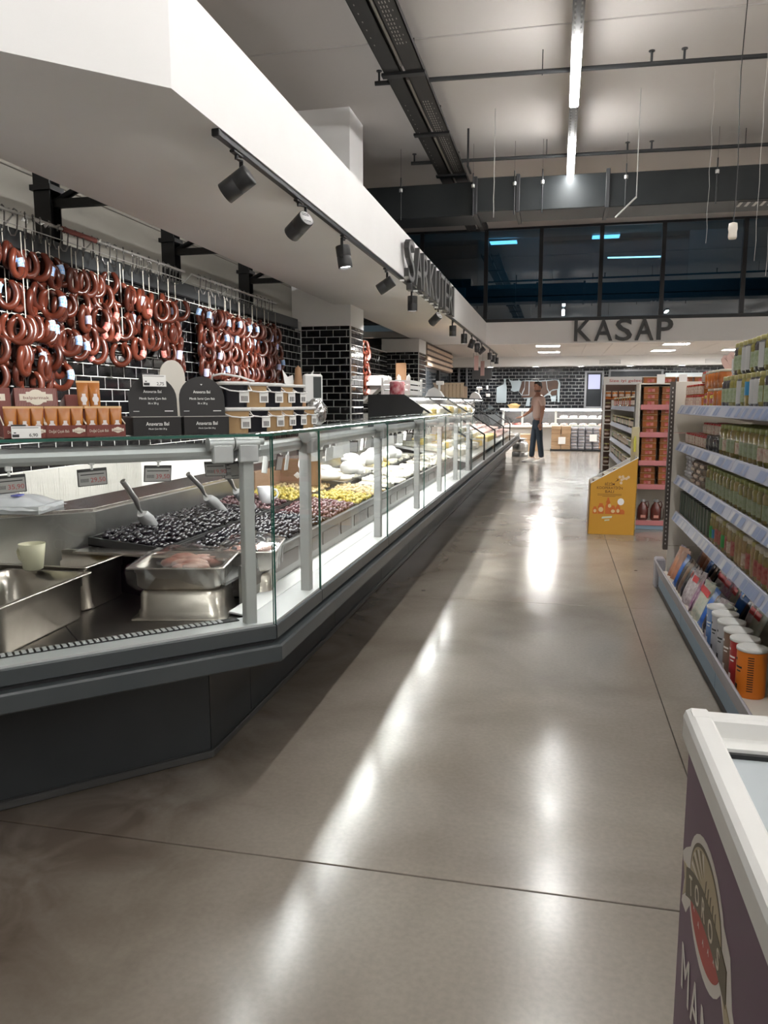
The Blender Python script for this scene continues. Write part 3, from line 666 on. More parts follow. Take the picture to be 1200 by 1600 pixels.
def pan(w, d, h, label, loc, rz=0, flip=False, group=None, fill=None):
    r = .045; i = .022
    L = [rr(w - 2 * i - .02, d - 2 * i - .02, r, 0), rr(w - 2 * i, d - 2 * i, r, .012), rr(w - 2 * i + .004, d - 2 * i + .004, r, h * .72), rr(w - 2 * i + .014, d - 2 * i + .014, r, h * .74), rr(w - 2 * i + .014, d - 2 * i + .014, r, h - .006), rr(w, d, .012, h - .005), rr(w, d, .012, h), rr(w - 2 * i + .008, d - 2 * i + .008, r, h - .001), rr(w - 2 * i + .008, d - 2 * i + .008, r, h * .75), rr(w - 2 * i - .003, d - 2 * i - .003, r, h * .72), rr(w - 2 * i - .006, d - 2 * i - .006, r, .02), rr(w - 2 * i - .05, d - 2 * i - .05, r * .8, .008)]
    if flip: L = [[(x, -y, h - z) for x, y, z in l] for l in L]
    t = thing('steel_pan', label, 'pan', (0, 0, 0), group)
    loft(MB(), L).build('pan_body', pan_m, t)
    USED.discard(t.name); t.location = loc; t.rotation_euler = (0, 0, rz)
    return t
D0 = .581
p1 = pan(.53, .34, .165, 'empty deep steel pan nearest the camera at the left edge', (-1.785, 2.185, D0), R(93))
p2 = pan(.53, .325, .175, 'deep steel pan holding pickled peppers behind the empty pan', (-1.93, 2.625, D0), R(1))
b = MB(); rs = random.Random(3)
for k in range(90): b.ball((rs.uniform(-.21, .21), rs.uniform(-.11, .11), .09 + rs.uniform(0, .014)), .022, .010, .008, 6, 4)
o = b.build('pickled_peppers', mat('pickle_green', (.24, .20, .06), .35, noise=(20, (.38, .28, .10), 1)), None); tag(o, 'sliced pickled green peppers in the deep pan', 'pickles', kind='stuff'); o.location = p2.location; o.rotation_euler = p2.rotation_euler
b = MB(); loft(b, [rr(.47, .265, .04, .055), rr(.472, .267, .04, .092)]); o = b.build('brine', mat('brine', (.10, .09, .03), .08, spec=.6)); tag(o, 'murky pickling brine in the deep pan', 'brine', kind='stuff'); o.location = p2.location; o.rotation_euler = p2.rotation_euler
p3l = pan(.34, .31, .10, 'steel pan turned upside down under the wrapped pan in front', (-1.335, 2.61, D0), R(13), True)
p3 = pan(.35, .33, .085, 'film-wrapped shallow steel pan on an upturned pan in front', (-1.355, 2.64, D0 + .101), R(13))
p4l = pan(.20, .30, .085, 'steel pan turned upside down at the back beside the olives', (-1.22, 2.99, D0), R(13), True)
p4 = pan(.25, .33, .085, 'film-wrapped steel pan of meat at the back beside the olives', (-1.235, 2.985, D0 + .10), R(13))
film = sheet_glass('cling_film', (.93, .93, .93), .95, .10, .20)
mt = mat('cured_meat', (.30, .10, .07), .4, noise=(12, (.62, .42, .34), 1)); 
def wrapped(p, w, d, lab):
    o = thing('cured_meat', lab, 'meat', (0, 0, 0)); rs = random.Random(int(w * 1000))
    b = MB()
    for k in range(9): b.ball((rs.uniform(-w * .3, w * .3), rs.uniform(-d * .3, d * .3), .055 + rs.uniform(0, .02)), .055, .04, .022, 10, 6)
    b.build('slices', mt, o); o.location = p.location; o.rotation_euler = p.rotation_euler
    n = 12; vs = [(-w / 2 + w * i / n, -d / 2 + d * j / n, .09 + (.022 * sin(pi * i / n) * sin(pi * j / n) * 2 + rs.uniform(0, .011)) * (0 < i < n and 0 < j < n)) for j in range(n + 1) for i in range(n + 1)]
    b = MB(); b.add(vs, [(j * (n + 1) + i, j * (n + 1) + i + 1, (j + 1) * (n + 1) + i + 1, (j + 1) * (n + 1) + i) for j in range(n) for i in range(n)], True)
    e = [(w / 2 + .004 + rs.uniform(0, .004), -d / 2 + d * k / 10, 0) for k in range(11)]
    b.add([(x, y, .09) for x, y, z in e] + [(x - .012, y, .03 - .05 * rs.random()) for x, y, z in e], [(i, i + 1, 12 + i, 11 + i) for i in range(10)])
    e = [(-w / 2 + w * k / 10, -d / 2 - .004, 0) for k in range(11)]
    b.add([(x, y, .09) for x, y, z in e] + [(x, y + .012, .05 - .05 * rs.random()) for x, y, z in e], [(i, i + 1, 12 + i, 11 + i) for i in range(10)])
    f = b.build('cling_film', film); tag(f, 'crumpled clear cling film stretched over the ' + ('front pan' if w > .3 else 'back pan'), 'film'); f.location = p.location; f.rotation_euler = p.rotation_euler
wrapped(p3, .35, .33, 'dark sliced meat under film in the front pan'); wrapped(p4, .25, .33, 'pinkish sliced meat under film in the back pan')
# mugs
def mug(label, loc, rz, m, s=1):
    t = thing('mug', label, 'mug', (0, 0, 0))
    MB().lathe([(.028, 0), (.034, .004), (.040, .05), (.046, .095), (.044, .095), (.037, .05), (.031, .01), (0, .009)], n=24, cap=False).lathe([(0, 0.0), (.028, 0)], n=24, cap=False).build('cup', m, t)
    MB().tube([(-.038, 0, .08), (-.058, 0, .078), (-.07, 0, .06), (-.064, 0, .035), (-.036, 0, .022)], .006, 8).build('handle', m, t)
    t.location = loc; t.rotation_euler = (0, 0, rz); t.scale = (s, s, s)
cm = mat('cream_plastic', (.72, .69, .50), .4)
mug('cream plastic mug on the rim of the steel pans at the left', (-1.83, 2.40, .757), R(-10), cm)
mug('white mug standing on the olives beside the corner post', (-1.60, 4.10, .79), R(200), mat('white_cup', (.72, .72, .74), .4), 1.0)
# ledge package
n = 14; rs = random.Random(5); o = thing('wrapped_packet', 'flat white plastic-wrapped packet on the steel ledge at the left', 'packet', (-2.25, 2.72, .916))
b = MB(Matrix.Translation((-2.25, 2.72, .916)) @ RZ(R(10)))
vs = [(-.26 + .52 * i / n, -.12 + .24 * j / n, .012 + .05 * (1 - (2 * i / n - 1) ** 4) * (1 - (2 * j / n - 1) ** 4) + rs.uniform(0, .008)) for j in range(n + 1) for i in range(n + 1)]
b.add(vs, [(j * (n + 1) + i, j * (n + 1) + i + 1, (j + 1) * (n + 1) + i + 1, (j + 1) * (n + 1) + i) for j in range(n) for i in range(n)], True)
b.box(-.25, .25, -.11, .11, 0, .03)
b.build('wrapping', mat('plastic_bag_white', (.72, .74, .75), .22, spec=.7, noise=(14, (.55, .58, .62), .6)), o)
MB(Matrix.Translation((-2.25, 2.72, .916)) @ RZ(R(10))).box(-.05, .05, -.06, .0, .071, .074).box(.12, .15, -.07, -.02, .066, .070).build('blue_print', mat('blue_print', (.10, .13, .5), .4), o)
# ---------------------------------------------------------------- olives and cheeses
tray_m = mat('black_tray', (.02, .02, .02), .4)
def tray(y0, y1, v0, v1, label, grp, m=tray_m, rim=.012):
    """shallow tray lying on the sloping bed: Y range, inward range"""
    t = thing('display_tray', label, 'tray', (-.945 - (v0 + v1) / 2, (y0 + y1) / 2, .72), grp)
    zb = lambda v: .70 + .07 * (v - .222) / .708
    b = MB(T90)
    def q(a0, a1, c0, c1, dz): b.add([(a0, c0, zb(c0) + .001), (a1, c0, zb(c0) + .001), (a1, c1, zb(c1) + .001), (a0, c1, zb(c1) + .001), (a0, c0, zb(c0) + dz), (a1, c0, zb(c0) + dz), (a1, c1, zb(c1) + dz), (a0, c1, zb(c1) + dz)], [(0, 3, 2, 1), (4, 5, 6, 7), (0, 1, 5, 4), (1, 2, 6, 5), (2, 3, 7, 6), (3, 0, 4, 7)])
    q(y0, y1, v0, v1, .006); q(y0, y1, v0, v0 + rim, .036); q(y0, y1, v1 - rim, v1, .036); q(y0, y0 + rim, v0 + rim, v1 - rim, .036); q(y1 - rim, y1, v0 + rim, v1 - rim, .036)
    b.build('tray_body', m, t); return zb
def heap(y0, y1, v0, v1, r, m, label, cat, name, mound=.02, seed=1, base=.026, aspect=1.15, dens=1.0):
    rs = random.Random(seed); b = MB(T90); zb = lambda v: .70 + .07 * (v - .222) / .708
    st = r * 1.98 / dens; ny = int((y1 - y0 - .03) / st); nv = int((v1 - v0 - .03) / st)
    for j in range(ny):
        for k in range(nv):
            y = y0 + .02 + (j + .5) * st + rs.uniform(-.3, .3) * r; v = v0 + .02 + (k + .5) * st + rs.uniform(-.3, .3) * r
            f = sin(pi * (j + .5) / ny) ** .5 * sin(pi * (k + .5) / nv) ** .5
            b.ball((y, v, zb(v) + base + mound * f + rs.uniform(-.3, 1.1) * r), r * aspect, r, r * .95, 8, 6)
    o = b.build(name, m); tag(o, label, cat, kind='stuff'); return o
ol_b = mat('black_olive', (.010, .008, .012), .16, spec=.8)
ol_p = mat('purple_olive', (.075, .038, .048), .22, spec=.6, noise=(40, (.16, .08, .08), 1))
ol_g = mat('green_olive', (.55, .42, .07), .3, noise=(30, (.42, .36, .10), 1))
ol_o = mat('pale_olive', (.62, .42, .22), .3, noise=(30, (.62, .55, .32), 1))
TR = [(2.86, 3.95, .225, .575, .0135, ol_b, 'black olives', 'glossy black olives heaped in the front left tray', 11, .03), (2.80, 3.95, .585, .925, .0135, ol_b, 'black olives', 'glossy black olives in the rear left tray with scoops', 12, .03),
      (3.97, 4.55, .225, .575, .0135, ol_p, 'purple olives', 'purplish brown olives in the front tray right of the corner post', 13, .025), (3.97, 4.35, .585, .925, .0135, ol_p, 'purple olives', 'purplish brown olives in the rear tray beside the white mug', 14, .025),
      (4.57, 5.0, .225, .575, .014, ol_g, 'green olives', 'yellow green olives in the front tray', 15, .02), (4.37, 4.8, .585, .925, .014, ol_g, 'green olives', 'yellow green olives in the rear tray', 16, .02),
      (5.02, 5.42, .225, .575, .014, ol_o, 'dressed olives', 'pale dressed olives in the front tray', 17, .015), (4.82, 5.25, .585, .925, .014, ol_o, 'dressed olives', 'pale dressed olives in the rear tray', 18, .015)]
for (y0, y1, v0, v1, r, m, nm_, lab, sd, mo) in TR:
    tray(y0, y1, v0, v1, 'black display tray under the ' + lab[lab.find(' ') + 1:] if len(lab.split()) < 10 else 'black tray under ' + nm_ + (' beside the mug' if 'mug' in lab else ' with scoops' if 'scoops' in lab else ' by the corner post'), 'olive display trays')
    heap(y0, y1, v0, v1, r, m, lab, 'olives', nm_.replace(' ', '_'), mo, sd)
# steel edge round the first olive tray
tag(MB(T90).box(2.70, 2.80, .26, .93, .755, .765).build('tray_divider', steel), 'narrow steel divider plate between the pans and the black olives', 'divider')
chm = mat('white_cheese', (.80, .77, .66), .45, bump=(12, .2)); chy = mat('yellow_cheese', (.78, .60, .20), .45); pk = mat('foil_pack', (.66, .64, .56), .25, spec=.8, noise=(9, (.5, .45, .33), .8))
def zb(v): return .70 + .07 * (v - .222) / .708
def block(y, v, w, d, h, rz, m, name, label, cat, grp, z=None, bev=.008):
    t = thing(name, label, cat, (0, 0, 0), grp)
    MB().cbox(-w / 2, w / 2, -d / 2, d / 2, 0, h, bev).build('body', m, t)
    t.location = (-.945 - v, y, (zb(v) + .012) if z is None else z); t.rotation_euler = (0, R(5.6), rz); return t
def wheel(y, v, r, h, m, label, cat, grp, z=None, name='round_cheese'):
    b = MB(); b.lathe([(0, 0), (r * .94, 0), (r, h * .15), (r, h * .85), (r * .93, h), (0, h)], n=22, cap=False)
    o = b.build(name, m); tag(o, label, cat, grp); o.location = (-.945 - v, y, (zb(v) + .014) if z is None else z); return o
rs = random.Random(9)
k = 0
for yy in [5.5 + .36 * q for q in range(9)]:
    for (v0, v1) in ((.225, .575), (.585, .925)):
        tray(yy, yy + .34, v0, v1, 'cheese tray behind the upright glass', 'cheese trays behind the upright glass', dsteel if k % 2 else tray_m)
        c = (v0 + v1) / 2
        typ = k % 5
        if typ in (0, 3):
            for a in range(3): block(yy + .07 + a * .1, c - .02, .22, .08, .035 + .02 * (a % 2), R(rs.uniform(-6, 6)), chm, 'cheese_block', 'white cheese block in a tray behind the glass', 'cheese', 'white cheese blocks behind the glass')
        elif typ == 1: 
            for a in range(2):
                for d_ in range(2): wheel(yy + .09 + .16 * a, c - .08 + .16 * d_, .07, .05, chm, 'small round white cheese behind the glass', 'cheese', 'round white cheeses behind the glass')
        elif typ == 2:
            for a in range(3):
                for d_ in range(2): block(yy + .07 + a * .1, c - .08 + .16 * d_, .14, .085, .03, R(rs.uniform(-15, 15)), pk, 'cheese_pack', 'vacuum packed pale cheese behind the glass', 'cheese', 'packed cheeses behind the glass')
        else:
            heap(yy, yy + .34, v0, v1, .022, chm if v0 < .4 else chy, ('white cheese balls' if v0 < .4 else 'yellow cheese balls') + ' heaped in a tray behind the %s bay' % ('third' if yy < 6.7 else 'fifth'), 'cheese', 'cheese_balls', .01, 30 + k)
        k += 1
# bagged mozzarella-like lumps and big white bag
b = MB()
t = thing('plastic_bag', 'knotted white plastic bag lying over the rear olive trays', 'bag', (-1.72, 5.15, .80))
b = MB(Matrix.Translation((-1.70, 5.1, .80))); rs = random.Random(2)
b.ball((0, 0, .07), .12, .16, .075, 12, 8).ball((.12, .10, .05), .12, .1, .04, 10, 6).ball((.22, .16, .03), .08, .06, .025, 10, 6)
b.build('bag_body', mat('bag_white', (.85, .85, .85), .35), t)
for i, (y, v, s) in enumerate(((5.55, .75, .07), (5.8, .62, .08), (6.5, .8, .09), (6.75, .7, .09), (7.2, .75, .1), (7.55, .7, .1))):
    o = MB().ball((0, 0, s * .7), s, s * 1.1, s * .7, 12, 8).ball((s * .8, s * .4, s * .5), s * .6, s * .6, s * .5, 10, 6).build('cheese_bag', mat('bag_white')); tag(o, 'lumpy white bag of fresh cheese behind the glass', 'cheese', 'white cheese bags behind the glass'); o.location = (-.945 - v, y, .80)
# cardboard behind corner
tag(MB().cbox(-1.85, -1.55, 4.95, 5.0, .80, .98, .004).cbox(-1.85, -1.82, 4.5, 4.95, .8, .93, .003).build('cardboard_box', mat('brown_card', (.26, .16, .10), .7)), 'brown open carton standing behind the green olives', 'box')
# content of the sloping counters
rs = random.Random(21)
big = [(8.95, .97, .17, .17, chm), (9.35, 1.0, .18, .15, chm), (9.3, 1.0, .14, .07, chy)]
for i, (y0, y1) in enumerate(zip(SJ[:-1], SJ[1:])):
    y = y0 + .2
    while y < y1 - .12:
        for c_, (v, z) in enumerate(((.22, .745), (.48, .80), (.74, .85))):
            r_ = rs.random()
            if i >= 3:
                block(y, v, .2, .26, .03, R(rs.uniform(-8, 8)), mat('sliced_meat_pack', (.50, .20, .17), .3, noise=(10, (.7, .55, .5), 1)), 'meat_pack', 'packed sliced meat behind the far sloping glass', 'meat', 'packed meats behind the sloping glass', z)
            elif r_ < .5: wheel(y, v, .11, .075, chm if rs.random() < .7 else chy, 'whole cheese wheel behind the sloping glass', 'cheese', 'cheese wheels behind the sloping glass', z)
            else: block(y, v, .19, .22, .07, R(rs.uniform(-10, 10)), chm if rs.random() < .5 else pk, 'cheese_block', 'large cheese block behind the sloping glass', 'cheese', 'large cheese blocks behind the sloping glass', z)
        y += .29
# glass mid shelf with big pale cheeses in the first sloping counter
for i in (0, 1, 2):
    y0, y1 = SJ[i], SJ[i + 1]
    o = MB(T90).box(y0 + .02, y1 - .02, .52, .92, 1.16, 1.168).box(y0 + .02, y0 + .03, .52, .92, .86, 1.16).build('glass_shelf', cg); tag(o, 'glass shelf carrying cheeses inside the %s sloping counter' % ('first', 'second', 'third')[i], 'shelf')
    y = y0 + .2; q = 0
    while y < y1 - .1:
        m = chm if q % 3 < 2 else chy
        block(y, .70, .30, .25, .11 if q % 2 else .15, R(rs.uniform(-5, 5)), m, 'cheese_block', 'big pale cheese on the glass shelf of the %s sloping counter' % ('first', 'second', 'third')[i], 'cheese', 'big cheeses on the %s glass shelf' % ('first', 'second', 'third')[i], 1.17, .03); y += .29; q += 1
# ---------------------------------------------------------------- scoops
def scoop(label, loc, rz, tilt):
    t = thing('steel_scoop', label, 'scoop', (0, 0, 0), 'scoops in the black olives')
    b = MB(); n = 9; L = []
    for k in range(7):
        u = k / 6; w = .036 * (1 - .25 * u ** 3); y = .02 + .125 * u
        L.append([(w * cos(pi + pi * i / (n - 1)) * (1 if k else .6), y, w * .75 * sin(pi + pi * i / (n - 1)) + .02 - .004 * k) for i in range(n)])
    vs = [p for l in L for p in l]; b.add(vs, [(j * n + i, j * n + i + 1, (j + 1) * n + i + 1, (j + 1) * n + i) for j in range(6) for i in range(n - 1)], True)
    b.add(L[0], [tuple(range(n))]); b.build('blade', mat('scoop_steel', (.85, .85, .85), .35, .35), t)
    MB().tube([(0, .03, .012), (0, 0, .015), (0, -.03, .03), (0, -.12, .045)], .009, 8, rr=[.005, .006, .010, .010]).build('handle', brsteel, t)
    t.location = loc; t.rotation_euler = (tilt, 0, rz); t.scale = (1.25, 1.25, 1.25)
scoop('short steel scoop stuck in the left end of the black olives', (-1.76, 3.0, .885), R(-14), R(-42))
scoop('long steel scoop second from the left in the black olives', (-1.70, 3.52, .89), R(-16), R(-30))
scoop('steel scoop third from the left just before the corner post', (-1.64, 3.74, .90), R(-18), R(-32))
# ---------------------------------------------------------------- price tags on the tube
tagw = mat('tag_white', (.86, .86, .84), .5); tagd = mat('tag_frame', (.05, .05, .05), .4); ink = mat('print_black', (.03, .03, .03), .6); inkr = mat('print_red', (.45, .10, .10), .6)
def ptag(T, x, y, z, price, label, yaw=0, roll=0, w=.082, h=.048, back=False, grp=None, drop=.035):
    t = thing('price_tag', label, 'price tag', tuple(T @ Vector((x, y, z))), grp)
    F_ = T @ Matrix.Translation((x, y, z)) @ RZ(yaw) @ FR_NY @ RZ(roll) @ Matrix.Rotation(R(8), 4, 'X')
    MB(F_).cbox(-w / 2 - .003, w / 2 + .003, -h / 2 - .003, h / 2 + .003, -.004, 0, .001).build('frame', tagd if not back else tagw, t)
    MB(F_).box(-w / 2, w / 2, -h / 2, h / 2 - .006, 0, .0006).build('card', mat('tag_grey', (.42, .41, .40), .5) if not back else tagw, t)
    MB(F_).cyl((0, h / 2 + drop - .01, 0), (0, h / 2, 0), .004, n=6).cbox(-.009, .009, h / 2 + drop - .02, h / 2 + drop, -.006, .006, .002).build('clip', plw, t)
    if price:
        text(price, .015, F_ @ Matrix.Translation((.016, -.008, .0006)), inkr, t, 'price')
        b = MB(F_)
        for k in range(7): b.box(-w / 2 + .006 + k * .0035, -w / 2 + .0075 + k * .0035, -.014, -.003, .0006, .0009)
        b.box(-w / 2 + .006, w / 2 - .006, .008, .011, .0006, .0009)
        b.build('print', ink, t)
ptag(T45, -.80, .07, 1.115, '35,90', 'grey price tag reading 35,90 cut by the left edge', 0, R(3))
ptag(T45, -.568, .07, 1.124, '29,50', 'grey price tag reading 29,50 second on the near tube', 0, R(3))
ptag(T45, -.366, .07, 1.125, '39,50', 'grey price tag reading 39,50 third on the near tube', 0, R(-2))
ptag(T45, -.165, .09, 1.13, '19,90', 'tilted price tag reading 19,90 near the grey hinge', R(-38), R(2), .07, .045)
ptag(T45, -.11, .10, 1.125, '', 'dark-backed price tag seen edge-on below the grey hinge', R(-52), R(8), .07, .045)
ptag(T45, -.095, .09, 1.12, '24,90', 'price tag seen askew just left of the corner post', R(-35), R(4), .075, .05)
rs = random.Random(17)
for k in range(46):
    y = 2.62 + k * .13 + rs.uniform(-.03, .03)
    ptag(T90, y, .075, 1.125 + rs.uniform(-.01, .01), '' , ('white price tag hanging over the olive trays' if y < 5.5 else 'white price tag hanging over the cheese trays'), R(rs.uniform(-75, 40)), R(rs.uniform(-6, 6)), .062, .055, k % 4 != 1, 'price tags over the olives' if y < 5.5 else 'price tags over the cheeses')
# ================================================================ THINGS ON THE GLASS TOP
ZT = 1.2495
brown = mat('brown_card_print', (.17, .042, .032), .5); creamp = mat('cream_print', (.72, .66, .55), .55); blkc = mat('black_card', (.014, .013, .013), .55)
honey = mat('honey_gel', (.36, .115, .012), .2, spec=.7, noise=(18, (.52, .20, .025), .6)); clearp = mat('tube_clear', (.72, .48, .24), .2)
def l45(x, y, z): return tuple(T45 @ Vector((x, y, z)))
def oval(b, cx, cz, w, h, y, n=20): b.add([(cx + w * cos(2 * pi * k / n), y, cz + h * sin(2 * pi * k / n)) for k in range(n)], [tuple(range(n))])
def logo(T, cx, cz, s, t, name='logo'):
    b = MB(T); b.box(cx - .05 * s, cx + .05 * s, -.0008, 0, cz - .011 * s, cz + .011 * s); b.box(cx - .03 * s, cx + .03 * s, -.001, 0, cz - .016 * s, cz + .018 * s)
    oval(b, cx, cz, .026 * s, .026 * s, -.0012); b.build(name, creamp, t)
    text('balparmak', .010 * s, T @ Matrix.Translation((cx, -.0014, cz - .001)) @ FR_NY, brown, t, 'lettering', .0004, .078 * s)
def honey_box(x, first):
    t = thing('honey_tube_box', ('brown card tray of honey tubes at the left edge', 'brown card tray of honey tubes in the middle', 'brown card tray of honey tubes beside the black boxes')[first], 'box', l45(x, .04, ZT), 'brown trays of honey tubes')
    w = .112; T = T45 @ Matrix.Translation((x, .02, ZT))
    MB(T).prism([(0, 0), (.11, 0), (.11, .075), (0, .038)], -w / 2 - .002, -w / 2, 'x').prism([(0, 0), (.11, 0), (.11, .075), (0, .038)], w / 2, w / 2 + .002, 'x').box(-w / 2, w / 2, 0, .002, 0, .036).box(-w / 2, w / 2, .0, .11, 0, .002).box(-w / 2, w / 2, .108, .11, 0, .09).build('tray', brown, t)
    MB(T).box(-w / 2 - .0026, -w / 2 - .002, .0, .11, .0, .003).prism([(.0, .037), (.11, .074), (.11, .077), (0, .040)], -w / 2 - .0025, -w / 2 + .0005, 'x').prism([(.0, .037), (.11, .074), (.11, .077), (0, .040)], w / 2 - .0005, w / 2 + .0025, 'x').build('cut_edge', creamp, t)
    text('Doğal Çiçek Balı', .0085, T @ Matrix.Translation((-.02, -.0005, .019)) @ FR_NY, creamp, t, 'lettering', .0005, .055)
    logo(T, .035, .02, .36, t)
    # header of the carton behind
    hz = .118; Th = T45 @ Matrix.Translation((x, .15, ZT))
    return t
def gel_tube():
    t = thing('honey_tube', 'x', 'tube', (0, 0, 0))
    vs = []
    L = [rr(.030, .022, .008, 0, 4), rr(.033, .024, .010, .03, 4), rr(.034, .016, .007, .06, 4), rr(.036, .004, .0015, .082, 4)]
    loft(MB(), L).build('pouch', honey, t); MB().box(-.018, .018, -.0008, .0008, .081, .088).build('seal', clearp, t)
    b = MB(); b.box(-.005, .005, -.0132, -.0126, .012, .046); oval(b, 0, .029, .0095, .0105, -.0134); b.build('label', mat('tube_label', (.75, .70, .66), .5), t)
    return t
gp = gel_tube()
for i, x in enumerate((-.755, -.645, -.532)):
    honey_box(x, i)
    for k in range(3): put(gp, l45(x - .036 + .036 * k, .043, ZT + .0035), R(45 + 3 * (k - 1)), ('amber honey gel tube in the left brown tray', 'amber honey gel tube in the middle brown tray', 'amber honey gel tube in the right brown tray')[i], 'honey tubes in the %s tray' % ('left', 'middle', 'right')[i])
for i, (x, y, pl) in enumerate(((-.83, .17, False), (-.695, .17, True), (-.565, .18, False))):
    t = thing('honey_carton', ('brown carton with cream oval logo at the left edge', 'striped brown film-wrapped carton with cream oval logo', 'plain brown carton end behind the loose amber tubes')[i], 'box', l45(x, y, ZT))
    w = .125 if i < 2 else .09; T = T45 @ Matrix.Translation((x, y, ZT)) @ Matrix.Rotation(R(-14), 4, 'X')
    MB(T).cbox(-w / 2, w / 2, 0, .10, .0, .152 - .02 * (i == 2), .002).build('carton', brown, t)
    if i < 2: logo(T, .0, .122, .95, t)
    else: MB(T).box(.02, .04, -.001, 0, .08, .11).build('print', creamp, t)
    if pl:
        for k in range(26): MB(T).box(-w / 2 + .003 + k * .0046, -w / 2 + .0045 + k * .0046, -.0006, 0, .095, .15).build('stripe', mat('pale_stripe', (.36, .20, .18), .4), t)
for k in range(2): put(gp, l45(-.572 + .034 * k, .12, ZT + .082), R(45), 'loose amber honey tube lying on top of the right brown tray', 'loose honey tubes on the right tray', rot=(R(-8), 0, R(45)))
def card_price(x, y, z, w, h, price, label, tilt=0):
    t = thing('shelf_price_card', label, 'price card', l45(x, y, z)); T = T45 @ Matrix.Translation((x, y, z)) @ Matrix.Rotation(tilt, 4, 'X') @ FR_NY
    MB(T).box(-w / 2, w / 2, 0, h, -.0015, 0).build('card', tagw, t); MB(T).box(-w / 2 + .002, w / 2 - .006, h - .005, h - .0035, 0, .0004).box(-w / 2 + .002, -w / 2 + .02, .003, .011, 0, .0004).box(-w / 2 + .006, -w / 2 + .012, .014, .017, 0, .0004).build('print', ink, t)
    MB(T).box(-w / 2, 0, h, h + .005, -.003, 0).build('clip', tagd, t)
    text(price, .010, T @ Matrix.Translation((w * .24, .009, 0)), ink, t, 'price', .0006, bold=.006)
card_price(-.755, .012, ZT + .001, .078, .034, '6,90', 'white price card reading 6,90 before the brown trays')
# black boxes with arched cards
for i, x in enumerate((-.375, -.215)):
    t = thing('honey_display_box', ('black display box with arched card, left one under the price card', 'black display box with arched card, right one beside the white tubs')[i], 'box', l45(x, .04, ZT))
    T = T45 @ Matrix.Translation((x, .02, ZT)); w = .152
    MB(T).cbox(-w / 2, w / 2, 0, .12, 0, .058, .0015).build('carton', blkc, t)
    MB(T).box(-w / 2, w / 2, 0, .004, .0575, .0595).box(-w / 2, -w / 2 + .002, 0, .12, .057, .059).build('torn_edge', mat('card_edge', (.45, .43, .40), .8), t)
    ar = [(-w / 2, .056), (w / 2, .056)] + [(w / 2 * cos(R(a)) , .115 + .072 * sin(R(a))) for a in range(0, 181, 12)]
    Ta = T @ Matrix.Translation((-.004, .015, 0)) @ Matrix.Rotation(R(-6), 4, 'X')
    MB(Ta).prism(ar, 0, .002, 'y').build('arched_card', blkc, t)
    text('Anavarza Bal', .0115, T @ Matrix.Translation((0, -.0006, .037)) @ FR_NY, tagw, t, 'lettering', .0005, .072, bold=.004)
    text('Piknik Çam Balı 20 g', .005, T @ Matrix.Translation((0, -.0006, .021)) @ FR_NY, tagw, t, 'lettering', .0004)
    text('Anavarza Bal', .0095, Ta @ Matrix.Translation((0, -.0006, .138)) @ FR_NY, tagw, t, 'lettering', .0005, .057, bold=.004)
    text('Piknik Serisi Çam Balı', .0072, Ta @ Matrix.Translation((0, -.0006, .116)) @ FR_NY, tagw, t, 'lettering', .0005, .084, bold=.002)
    text('36 x 20 g', .0065, Ta @ Matrix.Translation((0, -.0006, .101)) @ FR_NY, tagw, t, 'lettering', .0005)
    MB(Ta).box(-.063, -.045, -.0006, 0, .075, .0765).box(.035, .062, -.0006, 0, .075, .0775).build('print', tagw, t)
    b = MB(Ta); b.add([(0, -.0006, .158), (.004, -.0006, .163), (-.004, -.0006, .163)], [(0, 1, 2)]); b.build('drop_mark', tagw, t)
card_price(-.378, .022, ZT + .152, .072, .036, '2,75', 'white price card reading 2,75 clipped on the left arched card', R(-6))
# plastic tubs in two layers
def tub(dk):
    t = thing('spread_tub', 'x', 'tub', (0, 0, 0)); c = mat('tahini_tan', (.40, .26, .13), .35) if not dk else mat('molasses_black', (.012, .012, .016), .25)
    loft(MB(), [rr(.082, .082, .018, 0, 4), rr(.092, .092, .02, .066, 4)]).build('tub_body', c, t)
    loft(MB(), [rr(.094, .094, .02, .0662, 4), rr(.102, .102, .02, .067, 4), rr(.102, .102, .02, .076, 4), rr(.094, .094, .018, .077, 4)]).build('lid', mat('milky_lid', (.70, .70, .68), .25), t)
    MB().tube([(-.051, -.0, .07), (-.0535, -.045, .062), (-.02, -.0545, .050), (.02, -.0545, .046), (.0535, -.045, .05), (.051, 0, .07)], .0022, 6).build('handle', plw, t)
    MB().cbox(.012, .044, -.0475, -.0462, .014, .05, .0004).build('label', tagw, t)
    b = MB(); [b.box(.018 + .0045 * k, .0205 + .0045 * k, -.0479, -.0475, .018, .034) for k in range(5)]; b.build('barcode', ink, t)
    return t
tb = [tub(False), tub(True)]
ppos = [(-1.085, 2.50), (-1.065, 2.615), (-1.055, 2.73), (-1.05, 2.845), (-1.045, 2.96), (-1.04, 3.075)]
lo = (0, 1, 0, 0, 1, 0); up = (1, 0, 1, 0, 1)
nmn = ['first', 'second', 'third', 'fourth', 'fifth', 'sixth']
for i, (x, y) in enumerate(ppos):
    put(tb[lo[i]], (x, y, ZT), R(38 if i == 0 else 46 + i * 5), s=(1.04, 1.04, 1.12), label= ('tan' if not lo[i] else 'dark') + ' lidded tub, %s from the left in the lower row' % nmn[i])
for i in range(5):
    x, y = ppos[i]; put(tb[up[i]], (x - .005, y + .01, ZT + .0868), R(34 + 8 * i), s=(1.04, 1.04, 1.12), label= ('tan' if not up[i] else 'dark') + ' lidded tub, %s from the left in the upper row' % nmn[i])
MB_ = MB().tube([(-1.14, 2.45, ZT + .174), (-1.13, 2.44, ZT + .192), (-1.10, 2.45, ZT + .198), (-1.05, 2.49, ZT + .188), (-1.02, 2.53, ZT + .174)], .0035, 6)
